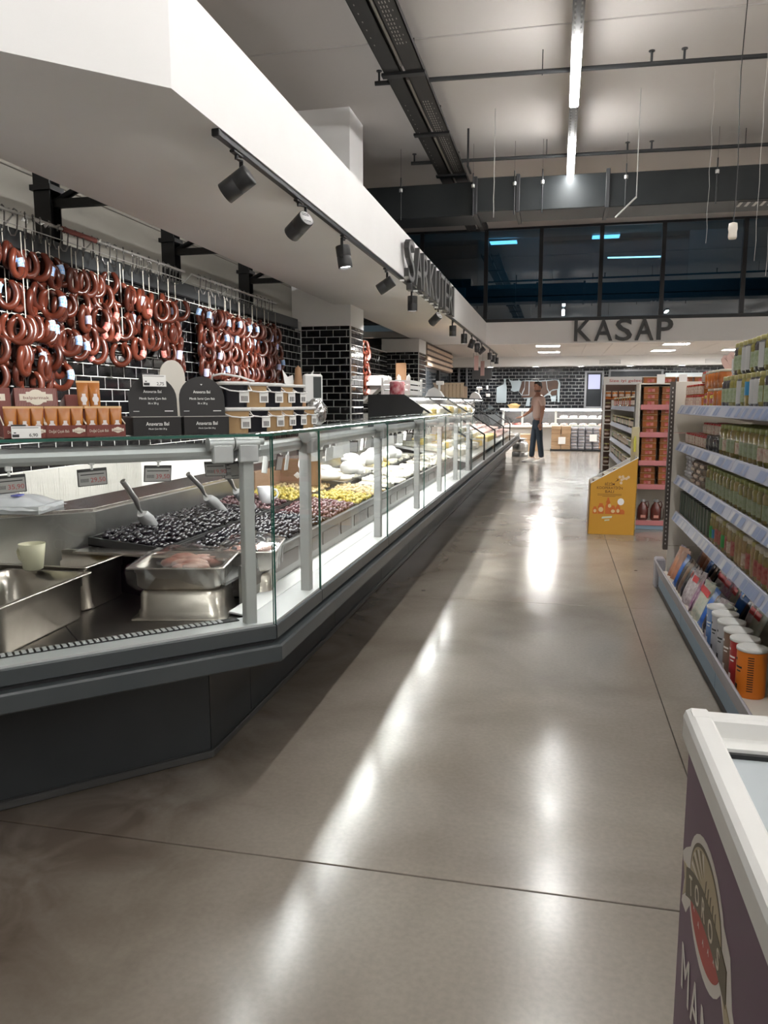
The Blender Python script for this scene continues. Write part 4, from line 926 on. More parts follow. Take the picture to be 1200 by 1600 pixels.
tag(MB_.build('carrying_loop', plw), 'white raised plastic loop standing over the first upper tub', 'loop')
# foil parcel, scale head, wooden displays
rs = random.Random(6); b = MB(); n = 12; m_ = 8
vs = [(.05 * sin(pi * j / m_) * cos(2 * pi * i / n) * rs.uniform(.8, 1.1), .05 * sin(pi * j / m_) * sin(2 * pi * i / n) * rs.uniform(.8, 1.1), .062 - .062 * cos(pi * j / m_)) for j in range(m_ + 1) for i in range(n)]
b.add(vs, [(j * n + i, j * n + (i + 1) % n, (j + 1) * n + (i + 1) % n, (j + 1) * n + i) for j in range(m_) for i in range(n)])
o = b.build('foil_parcel', mat('crumpled_foil', (.75, .75, .75), .22, 1, bump=(40, .6))); tag(o, 'crumpled silver foil parcel on the glass top beside the tubs', 'parcel'); o.location = (-1.06, 3.36, ZT)
t = thing('scale_display', 'white scale display head on a pole above the foil parcel', 'scale', (-1.16, 3.62, ZT))
MB().cyl((-1.16, 3.62, ZT), (-1.16, 3.62, 1.36), .012, n=10).build('pole', plw, t)
MB(Matrix.Translation((-1.16, 3.62, 1.42)) @ RZ(R(25))).cbox(-.045, .045, -.03, .03, -.068, .068, .008).build('head', plw, t)
MB(Matrix.Translation((-1.16, 3.62, 1.42)) @ RZ(R(25))).box(-.0, .038, -.0312, -.030, -.045, .055).build('screen', mat('lcd', (.06, .07, .07), .15), t)
t = thing('wooden_display', 'pale wooden stand with jars behind the right black box', 'stand', l45(-.13, .26, ZT))
T = T45 @ Matrix.Translation((-.12, .2, ZT))
MB(T).prism([(-.05, 0), (.055, 0), (.03, .165), (-.03, .165)], 0, .012, 'y').build('board', mat('pale_wood', (.62, .52, .38), .5), t)
for z in (.03, .095): MB(T).cbox(-.032, .032, -.02, 0, z, z + .05, .004).build('glass_box', mat('pale_glassy', (.55, .5, .4), .15), t); MB(T).box(-.036, .036, -.03, 0, z - .004, z).build('ledge', MATS['pale_wood'], t)
o = MB(T45 @ Matrix.Translation((-.235, .30, ZT))).prism([(-.045, 0), (.045, 0), (.045, .13)] + [(.045 * cos(R(a)), .19 + .06 * sin(R(a))) for a in range(0, 181, 15)] + [(-.045, .13)], 0, .01, 'y').build('arched_board', mat('off_white_board', (.72, .69, .62), .5))
tag(o, 'off-white arched board standing behind the right arched card', 'board')
tag(MB(T45 @ Matrix.Translation((-.08, .34, ZT))).cbox(-.09, .09, 0, .1, 0, .12, .003).build('carton_box', mat('brown_card', (.26, .16, .10), .7)), 'plain brown carton behind the wooden stand', 'box')
# carved wooden eagle ornament with white wings behind the tubs
t = thing('wooden_ornament', 'small brown wooden figure with white wings before the tiled wall', 'ornament', (-2.45, 7.2, 0))
MB().cyl((-2.45, 7.2, 0), (-2.45, 7.2, 1.2), .03, n=8).build('stand_pole', dark, t)
MB().lathe([(.03, 1.2), (.07, 1.25), (.075, 1.4), (.05, 1.52), (.035, 1.6), (.03, 1.68), (0, 1.71)], (-2.45, 7.2, 0), 12).build('figure', mat('carved_wood', (.30, .17, .09), .6), t)
for s in (-1, 1): MB(Matrix.Translation((-2.45, 7.2, 1.5)) @ RZ(R(20))).prism([(s * .04, 0), (s * .13, .04), (s * .15, .17), (s * .10, .10), (s * .05, .12)][::s], 0, .012, 'y').build('wing', plw, t)
# ================================================================ SAUSAGES
RX = -3.55
brn = [mat('sausage_skin', (.095, .020, .010), .24, spec=.55, noise=(6, (.055, .012, .007), .9), rand=.35), mat('sausage_skin_red', (.075, .017, .009), .26, spec=.55, noise=(6, (.11, .024, .012), .8), rand=.35)]
bandm = [mat('blue_band', (.10, .36, .80), .4, noise=(90, (.75, .80, .9), .9)), mat('red_band', (.75, .12, .10), .4, noise=(90, (.85, .6, .55), .6)), mat('violet_band', (.40, .42, .75), .4, noise=(90, (.8, .8, .9), .8))]
def ring(sk, bc, bang, open_=18, ry=.088, rx=.062, r=.0235):
    t = thing('sausage_ring', 'x', 'sausage', (0, 0, 0)); n = 22; pts = []; rad = []
    for k in range(n + 1):
        a = R(90 + open_ + (360 - 2 * open_) * k / n); pts.append((rx * cos(a), .006 * sin(a * 2), ry * sin(a) - ry)); rad.append(r * (min(1, .35 + k * .5, .35 + (n - k) * .5)))
    MB().tube(pts, r, 10, rr=rad).build('casing', brn[sk], t)
    MB().tube([pts[0], (0, 0, .004), pts[-1]], .0025, 5).build('tie', mat('string_white', (.72, .68, .6), .8), t)
    if bc is not None:
        i0 = int(n * bang); MB().tube([pts[i0 + q] for q in range(4)], r + .0014, 12, rr=[r + .0014] * 4).build('band', bandm[bc], t)
    return t
RP = [ring(i % 2, (0, 1, 2)[i // 2 % 3] if i < 6 else None, (.12, .75, .3, .6, .2, .7, .5, .5)[i], 16 + 4 * (i % 3), .080 + .006 * (i % 3), .055 + .006 * ((i * 2) % 3)) for i in range(8)]
def proto_for(c, rs):
    return RP[{'b': rs.choice((0, 1)), 'r': rs.choice((2, 3)), 'v': rs.choice((4, 5)), 'n': rs.choice((6, 7))}[c]]
hookp = thing('meat_hook', 'x', 'hook', (0, 0, 0))
MB().tube([(0, -.012, -.03), (0, -.018, -.008), (0, -.006, .006), (0, .010, 0), (0, .012, -.03), (0, .004, -.10), (0, -.01, -.125), (0, -.032, -.128), (0, -.045, -.105), (0, -.045, -.085)], .0042, 6).build('wire', mat('hook_steel', (.16, .155, .15), .3, 1), hookp)
strp = MB().cyl((0, 0, -1.0), (0, 0, 0), .0036, n=5).build('hanging_string', MATS['string_white']); tag(strp, 'x', 'string')
def string_of(y, zs, kind_rs, sect, side, seed):
    rs = random.Random(seed)
    put(hookp, (RX, y, 2.615), rs.uniform(-.5, .5), 'steel S hook on the %s rail' % sect, 'hooks on the %s rail' % sect, s=1.3)
    put(strp, (RX + (.045 if seed % 3 == 0 else .0), y - .02, 2.47), 0, 'white string hanging through the sausages of the %s rail' % sect, 'strings on the %s rail' % sect, s=(1, 1, 2.47 - min(zs) if zs else .2))
    for z in zs:
        for rep in range(2 if (sect == 'far' or rs.random() < .38) else 1):
            c = rs.choices('brvn', {'near left': (5, 0, 1, 4), 'near middle': (0, 5, 0, 5), 'near right': (1, 1, 1, 4), 'far': (3, 0, 2, 6)}[side])[0]
            lab = {'b': 'blue-banded', 'r': 'red-banded', 'v': 'pale violet-banded', 'n': 'plain unbanded'}[c] + ' sausage ring on the ' + {'near left': 'left third of the near rail', 'near middle': 'middle of the near rail', 'near right': 'right end of the near rail', 'far': 'far rail'}[side]
            put(proto_for(c, rs), (RX + .01 + rs.uniform(-.02, .04) + .05 * rep, y - .02 + rs.uniform(-.015, .015) + .03 * rep, z - rs.uniform(0, .03) - .05 * rep), R(rs.uniform(15, 130)), lab, {'b': 'blue', 'r': 'red', 'v': 'violet', 'n': 'plain'}[c] + ' banded rings, ' + side, s=rs.uniform(.95, 1.12))
def zz(*px): return [2.38 - (p - 400) * .00425 for p in px]
NEAR = [(4.42, (395, 445, 498, 540, 580), 0), (4.58, (395, 450, 500, 540, 575), 0), (4.70, (405, 455, 505, 548, 590), 0), (4.80, (400, 460, 500, 550), 0), (4.88, (405, 450, 495, 555, 590), 0), (4.96, (405, 452, 505, 548), 0), (5.06, (402, 455, 510, 560, 580), 0), (5.17, (412, 462, 515), 0), (5.25, (418, 465, 520), 0), (5.37, (412, 455, 500), 1), (5.46, (412, 465, 515), 1), (5.58, (418, 470), 1), (5.66, (420, 472), 1), (5.80, (410, 455, 495), 1), (5.90, (420, 485, 535), 1), (6.02, (425, 472, 515), 1), (6.16, (430, 475), 2), (6.26, (430, 482), 2), (6.44, (430, 478, 505), 2), (6.60, (430, 470, 515), 2), (6.70, (430, 478, 525), 2), (6.79, (435, 480, 520, 540), 2), (6.92, (432, 475, 515), 2)]
for q, (y, p, s_) in enumerate(NEAR):
    string_of(y, zz(*[v - (y - 4.5) * 9 for v in p]), None, 'near', ('near left', 'near middle', 'near right')[s_], 100 + q)
rs = random.Random(44)
for q in range(17):
    y = 7.42 + q * .128; n_ = 5 if q > 3 else 4
    string_of(y, [2.34 - .165 * k - rs.uniform(0, .03) for k in range(n_)], None, 'far', 'far', 200 + q)
for q in range(9): put(hookp, (RX, 6.3 + q * .11 if q < 2 else 5.95 + q * .13, 2.60), rs.uniform(-.6, .6), 'steel S hook on the near rail', 'hooks on the near rail')
# rails
hr = mat('wrapped_rail', (.50, .50, .48), .3, .6, bump=(60, .6)); 
def rail(y0, y1, lab, grp=None):
    t = thing('hook_rail', lab, 'rail', (RX, (y0 + y1) / 2, 2.6))
    MB().tube([(RX, y0 + (y1 - y0) * k / 30, 2.60 + .002 * sin(k * 2.3)) for k in range(31)], .012, 8).build('bar', hr, t)
    b = MB().tube([(RX + .0, y0, 2.52), (RX + .0, y1, 2.52)], .004, 6)
    y = y0
    while y < y1: b.cyl((WX + .03, y, 2.5), (RX, y, 2.6), .006, n=6); y += .9
    b.build('arm', mat('galvanised'), t); return t
t = rail(2.0, 7.1, 'foil-wrapped rail with hooks on the near part of the wall')
MB().cyl((RX, 5.2, 2.60), (RX, 5.62, 2.60), .02, n=10).build('red_section', mat('rail_red', (.22, .06, .05), .5), t)
b = MB(); rs = random.Random(8)
for k in range(26):
    y = 4.2 + k * .055 if k < 20 else 5.65 + (k - 20) * .02; b.add([(RX + rs.uniform(-.02, .03), y + rs.uniform(-.03, .03), 2.59 + rs.uniform(-.03, .035)) for _ in range(3)] , [(0, 1, 2)])
b.build('foil_scraps', mat('crumpled_foil'), t, kind='stuff')
rail(7.25, 9.6, 'bare metal rail with closely set hooks towards the pillar')
# red salami strings behind pillar one, and the shelf below
for k in range(14):
    o = put(RP[2 + k % 2], (-3.1 + .12 * (k % 2), 12.0 + .0 * k, 2.32 - .105 * (k // 2)), R(20 + 40 * (k % 3)), 'bright red-brown sausage ring hanging beyond the pillar', 'rings beyond the pillar', s=1.25)
t = thing('wall_shelf', 'grey metal box bracket on the wall beyond the pillar', 'bracket', (-2.85, 12.2, 1.5))
MB().cbox(-3.05, -2.68, 12.0, 12.4, 1.62, 1.78, .006).build('box', mat('pale_box', (.5, .5, .5), .5), t)
MB().prism([(-3.05, 1.62), (-2.72, 1.62), (-3.05, 1.35)], 12.05, 12.35, 'y').build('bracket', mat('galvanised'), t)
t = thing('sausage_rack', 'thin steel rack holding red sausages beyond the pillar', 'rack', (-3.08, 12.0, 0))
MB().cyl((-3.3, 12.0, 2.36), (-2.85, 12.0, 2.36), .01, n=6).cyl((-3.3, 12.02, 0), (-3.3, 12.02, 2.37), .012, n=6).build('frame', brsteel, t)
# white tiles / cutting board leaning there
tag(MB().cbox(-2.62, -2.44, 12.6, 12.63, 1.55, 2.0, .02).build('wooden_paddle', mat('carved_wood')), 'brown round-ended wooden paddle hanging beyond the pillar', 'paddle')
# ================================================================ RIGHT-HAND SHELVING
railm = mat('rail_lavender', (.34, .355, .43), .35); shelfw = mat('shelf_cream', (.66, .62, .55), .45); blue = mat('panel_blue', (.22, .31, .40), .45)
cardb = mat('rail_card_blue', (.19, .235, .37), .45); cardw = mat('rail_card_white', (.50, .50, .52), .45); upr = mat('upright_brown', (.075, .062, .055), .45)
g1 = thing('grocery_shelving', 'long cream shelving unit with lavender price rails along the right of the aisle', 'shelf', (1.05, 4, 0))
YA, YB = 1.6, 5.8
LEV = [1.335, 1.083, .850, .593]
MB().box(1.30, 1.34, YA, YB, 0, 1.5).build('back_panel', shelfw, g1)
MB().box(.745, 1.3, YA, YB + .05, 0, .035).build('plinth', blk, g1)
for k in range(4):
    y0 = 1.6 + k * 1.05
    MB().cbox(.745, .765, y0 + .001, y0 + 1.049, .035, .115, .002).build('kick_panel', blue, g1)
    MB().prism([(.745, .115), (.712, .228), (.708, .232), (.714, .236), (.720, .232), (.753, .118)], y0 + .002, y0 + 1.048, 'y').build('price_rail', mat('rail_grey', (.34, .33, .36), .4), g1)
MB().box(.75, 1.3, YA, YB, .13, .148).build('base_shelf', shelfw, g1)
rs = random.Random(12)
for i, z in enumerate(LEV):
    x0 = .83
    MB().box(x0 + .004, 1.3, YA, YB - .04, z - .03, z - .004).build('shelf_board', shelfw, g1)
    k = 0; y = YB - .04 - (.68 if i in (0, 3) else 1.8)
    ys = [YB - .04, y]
    while ys[-1] > YA: ys.append(ys[-1] - 1.25)
    for a, b_ in zip(ys[1:], ys[:-1]):
        rl = MB().prism([(x0, z), (x0 + .006, z + .002), (x0 + .01, z - .004), (x0 - .018, z - .058), (x0 - .026, z - .055)], a + .003, b_ - .003, 'y').build('price_rail', railm, g1)
        y = a + .05
        while y < b_ - .09:
            w = rs.choice((.05, .05, .08, .06)); 
            if rs.random() < .8: MB().add([(x0 - .0015 - .003, y, z - .008), (x0 - .0015 - .003, y + w, z - .008), (x0 - .0265, y + w, z - .050), (x0 - .0265, y, z - .050)], [(0, 1, 2, 3)][::1]).build('price_label', rs.choice((cardb, cardb, cardw)), rl)
            y += w + rs.choice((.002, .01, .04))
    for y in (YB - .06, YB - 1.35, YB - 2.65): MB().prism([(.86, z - .03), (1.3, z - .03), (1.3, z - .12)], y, y + .004, 'y').build('bracket', shelfw, g1)
for z0, z1 in ((0, .33), (.333, .79), (.793, 1.14), (1.143, 1.50)): MB().cbox(.80, 1.45, 5.84, 5.87, z0, z1, .002).build('end_panel', shelfw, g1)
MB().box(.768, .800, 5.83, 5.88, .30, 1.5).build('upright', upr, g1)
b = MB()
for k in range(38): b.box(.778, .786, 5.8295, 5.83, .34 + k * .03, .352 + k * .03)
b.build('slots', mat('slot_pale', (.5, .48, .45), .5), g1, kind='stuff')
MB().cbox(.73, .80, 5.88, 6.0, .0, .22, .01).build('end_base', mat('rail_grey'), g1)
# ---- jars
lidred = mat('lid_red', (.50, .03, .03), .3); lidgold = mat('lid_gold', (.42, .38, .16), .3, .5); lidgrn = mat('lid_green', (.24, .26, .08), .35, .3); lidwh = mat('lid_white', (.65, .6, .5), .35)
pick = mat('pickle_jar', (.12, .105, .02), .12, spec=.8, noise=(34, (.27, .24, .06), 1)); pick2 = mat('pepper_jar', (.19, .14, .04), .12, spec=.8, noise=(30, (.33, .26, .09), 1)); darkj = mat('dark_jar', (.03, .028, .03), .12, spec=.8, noise=(30, (.10, .09, .09), .8))
amber = mat('amber_jar', (.42, .10, .015), .12, spec=.8, noise=(8, (.62, .22, .03), .8), rand=.25); yel = mat('yellow_jar', (.55, .40, .05), .12, spec=.8); mushj = mat('mixed_jar', (.30, .20, .10), .15, noise=(30, (.45, .34, .18), 1))
lbg = mat('label_green', (.24, .30, .17), .5, noise=(60, (.42, .45, .34), .7)); lbw = mat('label_white', (.66, .60, .50), .5, noise=(70, (.45, .22, .18), .8)); lbb = mat('label_blue', (.03, .22, .42), .5); lbr = mat('label_red', (.34, .05, .045), .5, noise=(60, (.5, .25, .2), .6)); lbgr = mat('label_grey', (.24, .23, .28), .5, noise=(60, (.4, .4, .45), .7)); lbn = mat('label_bright_green', (.05, .35, .08), .5)
JP = {}
def jar(r, h, body, lid, lab, lh=(.2, .6), n=12, nm='pickle_jar'):
    k = (r, h, body.name, lid.name, lab.name if lab else '')
    if k in JP: return JP[k]
    t = thing(nm, 'x', 'jar', (0, 0, 0)); JP[k] = t
    MB().lathe([(r * .85, 0), (r, h * .06), (r, h * .78), (r * .88, h * .86), (r * .86, h * .88)], n=n, cap=False).lathe([(0, .0), (r * .85, 0)], n=n, cap=False).build('glass_body', body, t)
    MB().lathe([(r * .88, h * .86), (r * .92, h * .87), (r * .92, h * .98), (r * .86, h), (0, h)], n=n, cap=False).build('lid', lid, t)
    if lab:
        b = MB(); rr_ = r + .0008; m = 7
        vs = [(-rr_ * cos(R(-60 + 120 * i / (m - 1))), rr_ * sin(R(-60 + 120 * i / (m - 1))), z) for z in (h * lh[0], h * lh[1]) for i in range(m)]
        b.add(vs, [(i, i + 1, m + i + 1, m + i)[::-1] for i in range(m - 1)], True); b.build('label', lab, t)
    return t
def flat_jar(w, d, h, body, lid, lab): return None
def rowput(P, x0, y0, y1, z, step, nx, xstep, label, group, layers=1, lh=0, jit=.003, rot=.3, skip=None, seed=5):
    rs = random.Random(seed); y = y1 - step / 2
    while y > y0:
        for a in range(nx):
            for l in range(layers):
                if skip and skip(y, a, l): continue
                p = rs.choice(P) if isinstance(P, list) else P
                put(p, (x0 + a * xstep + rs.uniform(-jit, jit), y + rs.uniform(-jit, jit), z + l * lh), rs.uniform(-rot, rot), label + (' (upper layer)' if 0 else ''), group)
        y -= step
# top shelf
Z1 = LEV[0] - .003
small = jar(.033, .068, amber, lidred, lbw, (.1, .8), nm='red_lidded_jar')
rowput(small, .875, 5.16, 5.70, Z1, .071, 2, .072, 'small red-lidded jar with pale label, far end of top shelf', 'small red-lidded jars, top shelf', 2, .0685)
rowput(small, .885, 5.02, 5.16, Z1 + .138, .071, 2, .072, 'small red-lidded jar in the third layer at the far end', 'third layer of red-lidded jars', 1)
o1 = jar(.045, .10, amber, lidwh, None, nm='jam_jar'); o2 = jar(.045, .075, yel, lidred, lbr, nm='jam_jar')
rowput([o1, o2], .885, 4.50, 5.00, Z1, .096, 3, .095, 'orange or yellow jam jar in the lower layer of the top shelf', 'jam jars, lower layer', 1)
rowput(o1, .885, 4.50, 5.10, Z1 + .101 + .036 * 0, .096, 2, .095, 'orange jam jar in the upper layer of the top shelf', 'jam jars, upper layer', 1, skip=lambda y, a, l: y > 5.0)
g1j = jar(.04, .155, pick, lidgold, lbg, (.15, .6)); g2j = jar(.04, .155, darkj, lidgold, lbg, (.15, .6)); g3j = jar(.04, .155, darkj, lidgold, lbgr, (.1, .8)); g4j = jar(.04, .155, pick2, lidgold, lbb, (.35, .75)); g5j = jar(.04, .155, pick2, lidgold, lbg, (.55, .8))
rowput([g1j, g2j, g3j, g4j, g5j], .88, 3.3, 4.47, Z1, .086, 2, .088, 'tall jar of pickles or olives on the top shelf', 'tall jars, top shelf lower layer', seed=8)
rowput([g1j, g2j, g3j], .888, 3.3, 4.27, Z1 + .157, .086, 2, .088, 'tall jar of pickles or olives stacked on the top shelf jars', 'tall jars, top shelf upper layer', seed=9)
# cardboard tongues and tray on top
for i, (x, y, a) in enumerate(((1.0, 4.98, -30), (.98, 4.75, -25))):
    t = thing('shelf_talker', ('pinkish cardboard tongue leaning over the orange jars, left one', 'pinkish cardboard tongue leaning over the orange jars, right one')[i], 'card', (x, y, 1.53))
    MB(Matrix.Translation((x, y, 1.53)) @ Matrix.Rotation(R(a), 4, 'Y')).prism([(-.03, 0), (.03, 0), (.032, .07), (.025, .10), (0, .115), (-.025, .10), (-.032, .07)], 0, .004, 'y').build('card', mat('pink_card', (.50, .34, .30), .6), t)
    MB(Matrix.Translation((x + .02, y, 1.53)) @ Matrix.Rotation(R(a - 12), 4, 'Y')).box(.0, .004, 0, .05, 0, .11).build('backing', mat('brown_card2', (.22, .14, .11), .7), t)
t = thing('shelf_talker', 'small bluish card with a white disc above the orange jars', 'card', (.93, 4.52, 1.51))
MB().box(.93, .933, 4.5, 4.57, 1.52, 1.60).box(.90, .96, 4.53, 4.533, 1.50, 1.585).build('card', lbgr, t)
MB().cyl((.925, 4.505, 1.64), (.928, 4.505, 1.64), .028, n=18).box(.927, .929, 4.50, 4.51, 1.52, 1.62).build('white_disc', plw, t)
tag(MB().cbox(1.12, 1.27, 4.7, 5.1, Z1 + .201, Z1 + .235, .01).cbox(1.13, 1.26, 4.72, 5.08, Z1 + .0, Z1 + .201, .01).build('white_tray', plw), 'white foam tray on a carton behind the orange jars', 'tray')
# second shelf
Z2 = LEV[1] - .003
flat = jar(.036, .072, mushj, lidred, lbw, (.1, .85), nm='relish_jar')
rowput(flat, .89, 4.93, 5.68, Z2, .077, 2, .078, 'small red-lidded relish jar in the front block on the second shelf', 'relish jars, second shelf', 1)
rowput(flat, .96, 4.62, 5.45, Z2 + .073, .077, 2, .078, 'small red-lidded relish jar stacked higher on the second shelf', 'relish jars, second shelf upper', 1)
rowput(flat, 1.125, 4.5, 5.68, Z2, .077, 2, .078, 'small red-lidded relish jar at the back of the second shelf', 'relish jars, second shelf back', 1)
rowput(jar(.05, .085, darkj, darkj, None, nm='squat_jar'), .90, 4.53, 4.92, Z2, .105, 2, .105, 'squat dark jar between the relish and pickle jars', 'squat dark jars, second shelf')
p1j = jar(.044, .16, pick2, lidgrn, lbg, (.15, .55)); p2j = jar(.044, .16, pick, lidgrn, lbw, (.15, .5)); p3j = jar(.044, .16, mushj, lidgrn, lbg, (.2, .6))
rowput([p1j, p3j, p1j, p2j], .89, 3.2, 4.5, Z2, .093, 2, .096, 'green-lidded jar of pickled peppers on the second shelf', 'pickle jars, second shelf', seed=14)
# third shelf
Z3 = LEV[2] - .003
silv = mat('silver_wrap', (.42, .40, .44), .3, .3, noise=(25, (.6, .58, .62), .8)); bpouch = mat('brown_pouch', (.16, .11, .09), .35, noise=(20, (.45, .38, .30), .7))
pkp = thing('silver_packet', 'x', 'packet', (0, 0, 0)); loft(MB(), [rr(.12, .10, .01, .002), rr(.13, .11, .012, .012), rr(.12, .10, .01, .024)]).build('wrap', silv, pkp); MB().box(-.066, -.06, -.05, .05, .010, .013).build('seal', lbgr, pkp)
for a in range(3):
    for c_ in range(2):
        for l in range(7): put(pkp, (.92 + .13 * c_, 5.62 - .125 * a, Z3 + .025 * l), R(90 + rs.uniform(-6, 6)), 'flat silver-grey packet in the far stacks on the third shelf', 'silver packets, third shelf')
pop = thing('snack_pouch', 'x', 'pouch', (0, 0, 0)); loft(MB(), [rr(.10, .085, .01, .002), rr(.12, .095, .02, .018), rr(.10, .085, .01, .036)]).build('pouch_body', bpouch, pop); MB().box(-.061, -.058, -.03, .03, .010, .028).build('label', lbw, pop)
for a in range(4):
    for c_ in range(3):
        for l in range(4): put(pop, (.90 + .12 * c_, 5.22 - .105 * a, Z3 + .036 * l), R(12 * (-1) ** (l + a)), 'brown and cream pouch laid in alternating stacks on the third shelf', 'brown pouches, third shelf')
q1 = jar(.043, .15, pick, lidgrn, lbg, (.12, .5)); q2 = jar(.043, .15, pick2, lidgrn, lbg, (.12, .55)); q3 = jar(.043, .15, pick, lidgrn, lbr, (.15, .45))
rowput([q1, q2, q1, q3], .885, 3.1, 4.78, Z3, .09, 2, .094, 'green-lidded pickle jar on the third shelf', 'pickle jars, third shelf', seed=15)
# fourth shelf
Z4 = LEV[3] - .003
dc = thing('green_carton', 'x', 'box', (0, 0, 0)); MB().cbox(-.05, .30, -.032, .032, 0, .155, .002).build('carton', mat('dark_green_card', (.035, .05, .045), .4), dc); MB().box(-.0515, -.05, -.031, -.020, .004, .15).box(-.0515, .29, -.033, -.0325, .004, .15).build('pale_edge', mat('pale_green_print', (.22, .28, .22), .5), dc)
for k in range(11): put(dc, (.90, 5.68 - .098 * k, Z4), R(rs.uniform(-4, 4)), 'dark green upright carton standing in a row on the fourth shelf', 'dark green cartons, fourth shelf')
s1j = jar(.036, .16, mushj, lidwh, lbw, (.15, .5), nm='preserve_jar'); s2j = jar(.036, .16, pick2, lidwh, lbr, (.15, .6), nm='preserve_jar'); s3j = jar(.036, .16, pick2, lidgold, lbn, (.15, .55), nm='preserve_jar'); s4j = jar(.036, .16, pick2, lidgold, lbb, (.2, .5), nm='preserve_jar'); s5j = jar(.036, .16, mushj, lidgold, None, nm='preserve_jar')
rowput([s1j, s5j, s3j, s2j, s5j, s4j, s2j], .875, 3.0, 4.58, Z4, .077, 2, .08, 'slender preserve jar on the fourth shelf', 'slender jars, fourth shelf', seed=16)
# base shelf: leaning pouches and round tins
Z5 = .149
pcs = [mat('pouch_orange', (.42, .16, .07), .3, spec=.7, noise=(18, (.55, .3, .2), .8)), mat('pouch_violet', (.16, .10, .20), .3, spec=.7, noise=(24, (.5, .42, .5), .8)), mat('pouch_blue', (.02, .10, .42), .25, spec=.8, noise=(20, (.05, .2, .5), .8)), mat('pouch_dark', (.025, .02, .022), .25, spec=.8), mat('pouch_grey', (.34, .27, .28), .3, noise=(45, (.6, .55, .55), 1)), mat('pouch_magenta', (.30, .09, .22), .3, noise=(45, (.55, .45, .5), 1)), mat('pouch_mint', (.40, .46, .38), .3, noise=(40, (.6, .55, .45), .9)), mat('pouch_brown', (.12, .07, .05), .3, noise=(20, (.3, .2, .12), .8))]
pcl = ['orange', 'violet', 'bright blue', 'black', 'grey speckled', 'magenta speckled', 'mint and cream', 'brown']
PP = []
for i, m in enumerate(pcs):
    t = thing('snack_bag', 'x', 'bag', (0, 0, 0)); nx, nz = 6, 8; vs = []
    for s in (1, -1):
        for j in range(nz + 1):
            for k in range(nx + 1): u = k / nx; v = j / nz; vs.append((-s * (.015 * (sin(pi * u) ** .5) * (sin(pi * v) ** .4) + .0015 * sin(9 * u + 7 * v + i)), (u - .5) * .12 * (1 - .06 * sin(pi * v)), .20 * v))
    N = (nx + 1) * (nz + 1); F = []
    for j in range(nz):
        for k in range(nx):
            a = j * (nx + 1) + k; F.append((a, a + nx + 1, a + nx + 2, a + 1)); F.append((N + a, N + a + 1, N + a + nx + 2, N + a + nx + 1))
    MB().add(vs, F, True).build('bag_body', m, t)
    MB().box(-.003, .003, -.062, .062, .195, .214).build('top_seal', m, t)
    if i in (4, 5, 6): MB().add([(-.0175, -.03, .135), (-.0175, .03, .145), (-.0165, .03, .18), (-.0165, -.03, .17)], [(0, 3, 2, 1)]).build('red_emblem', lidred, t)
    PP.append(t)
seq = [1, 0, 0, 1, 2, 3, 7, 3, 4, 4, 4, 5, 5, 6, 6, 2, 3, 3, 4, 6]
for k, s_ in enumerate(seq):
    for a in range(2):
        put(PP[s_], (.785 + .16 * a + (.02 if k < 4 else 0), 5.70 - .088 * k, Z5), 0, pcl[s_] + ' snack bag leaning in the bottom rack, %s row' % ('front' if not a else 'back'), pcl[s_] + ' bags, bottom rack ' + str(a), s=(1, 1.0, 1.05), rot=(0, R(24), R(rs.uniform(-14, 22))))
for k in range(9):
    put(PP[3 if k % 2 else 7], (1.2, 5.6 - .24 * k, Z5 + .10), 0, 'dark snack bag lying deep in the bottom rack', 'dark bags deep in the bottom rack', rot=(0, R(60), R(20 * (k % 3))))
def tin(m, lab, y, prn, x=.812, lines=True):
    t = thing('round_tin', lab, 'tin', (x, y, Z5)); r = .058; h = .205
    MB().lathe([(r, 0), (r, h - .012)], (x, y, Z5), 28, cap=False).lathe([(0, 0), (r, 0)], (x, y, Z5), 28, cap=False).build('tin_body', m, t)
    MB().lathe([(r + .001, h - .013), (r + .003, h - .012), (r + .003, h - .001), (r, h), (r - .006, h - .003), (0, h - .003)], (x, y, Z5), 28, cap=False).build('lid', mat('lid_pale', (.66, .66, .64), .35), t)
    b = MB()
    def pt(a, z, o=.0008): return (x - (r + o) * cos(a), y - (r + o) * sin(a), Z5 + z)
    def patch(a0, a1, z0, z1): 
        for q in range(5):
            u0 = a0 + (a1 - a0) * q / 5; u1 = a0 + (a1 - a0) * (q + 1) / 5
            b.add([pt(u0, z0), pt(u1, z0), pt(u1, z1), pt(u0, z1)], [(0, 1, 2, 3)])
    for k in range(15 if lines else 0): patch(1.1, 1.5, .03 + k * .01, .034 + k * .01)
    patch(.1, .7, .12, .128); patch(.2, .6, .105, .111); patch(.0, .35, .02, .05); patch(-.2, .2, .15, .16)
    b.build('print', prn, t); return t
tin(mat('tin_blue', (.03, .16, .45), .35, noise=(10, (.6, .6, .62), .5)), 'blue and white round tin with pale lid, farthest of the six', 4.02, tagw)
tin(mat('tin_silver', (.42, .42, .44), .4), 'silver grey round tin, second of the six in the bottom rack', 3.89, ink)
tin(mat('tin_silver2', (.46, .46, .48), .4), 'large silver grey round tin with fine text, third of the six', 3.75, ink)
tin(mat('tin_brown', (.22, .14, .10), .4), 'brown round tin with pale lid, fourth of the six', 3.61, tagw)
tin(mat('tin_red', (.36, .03, .03), .35), 'dark red round tin with pale lid, fifth of the six', 3.48, tagw)
tin(mat('tin_orange', (.72, .20, .02), .35), 'bright orange round tin, nearest of the six', 3.35, blk)
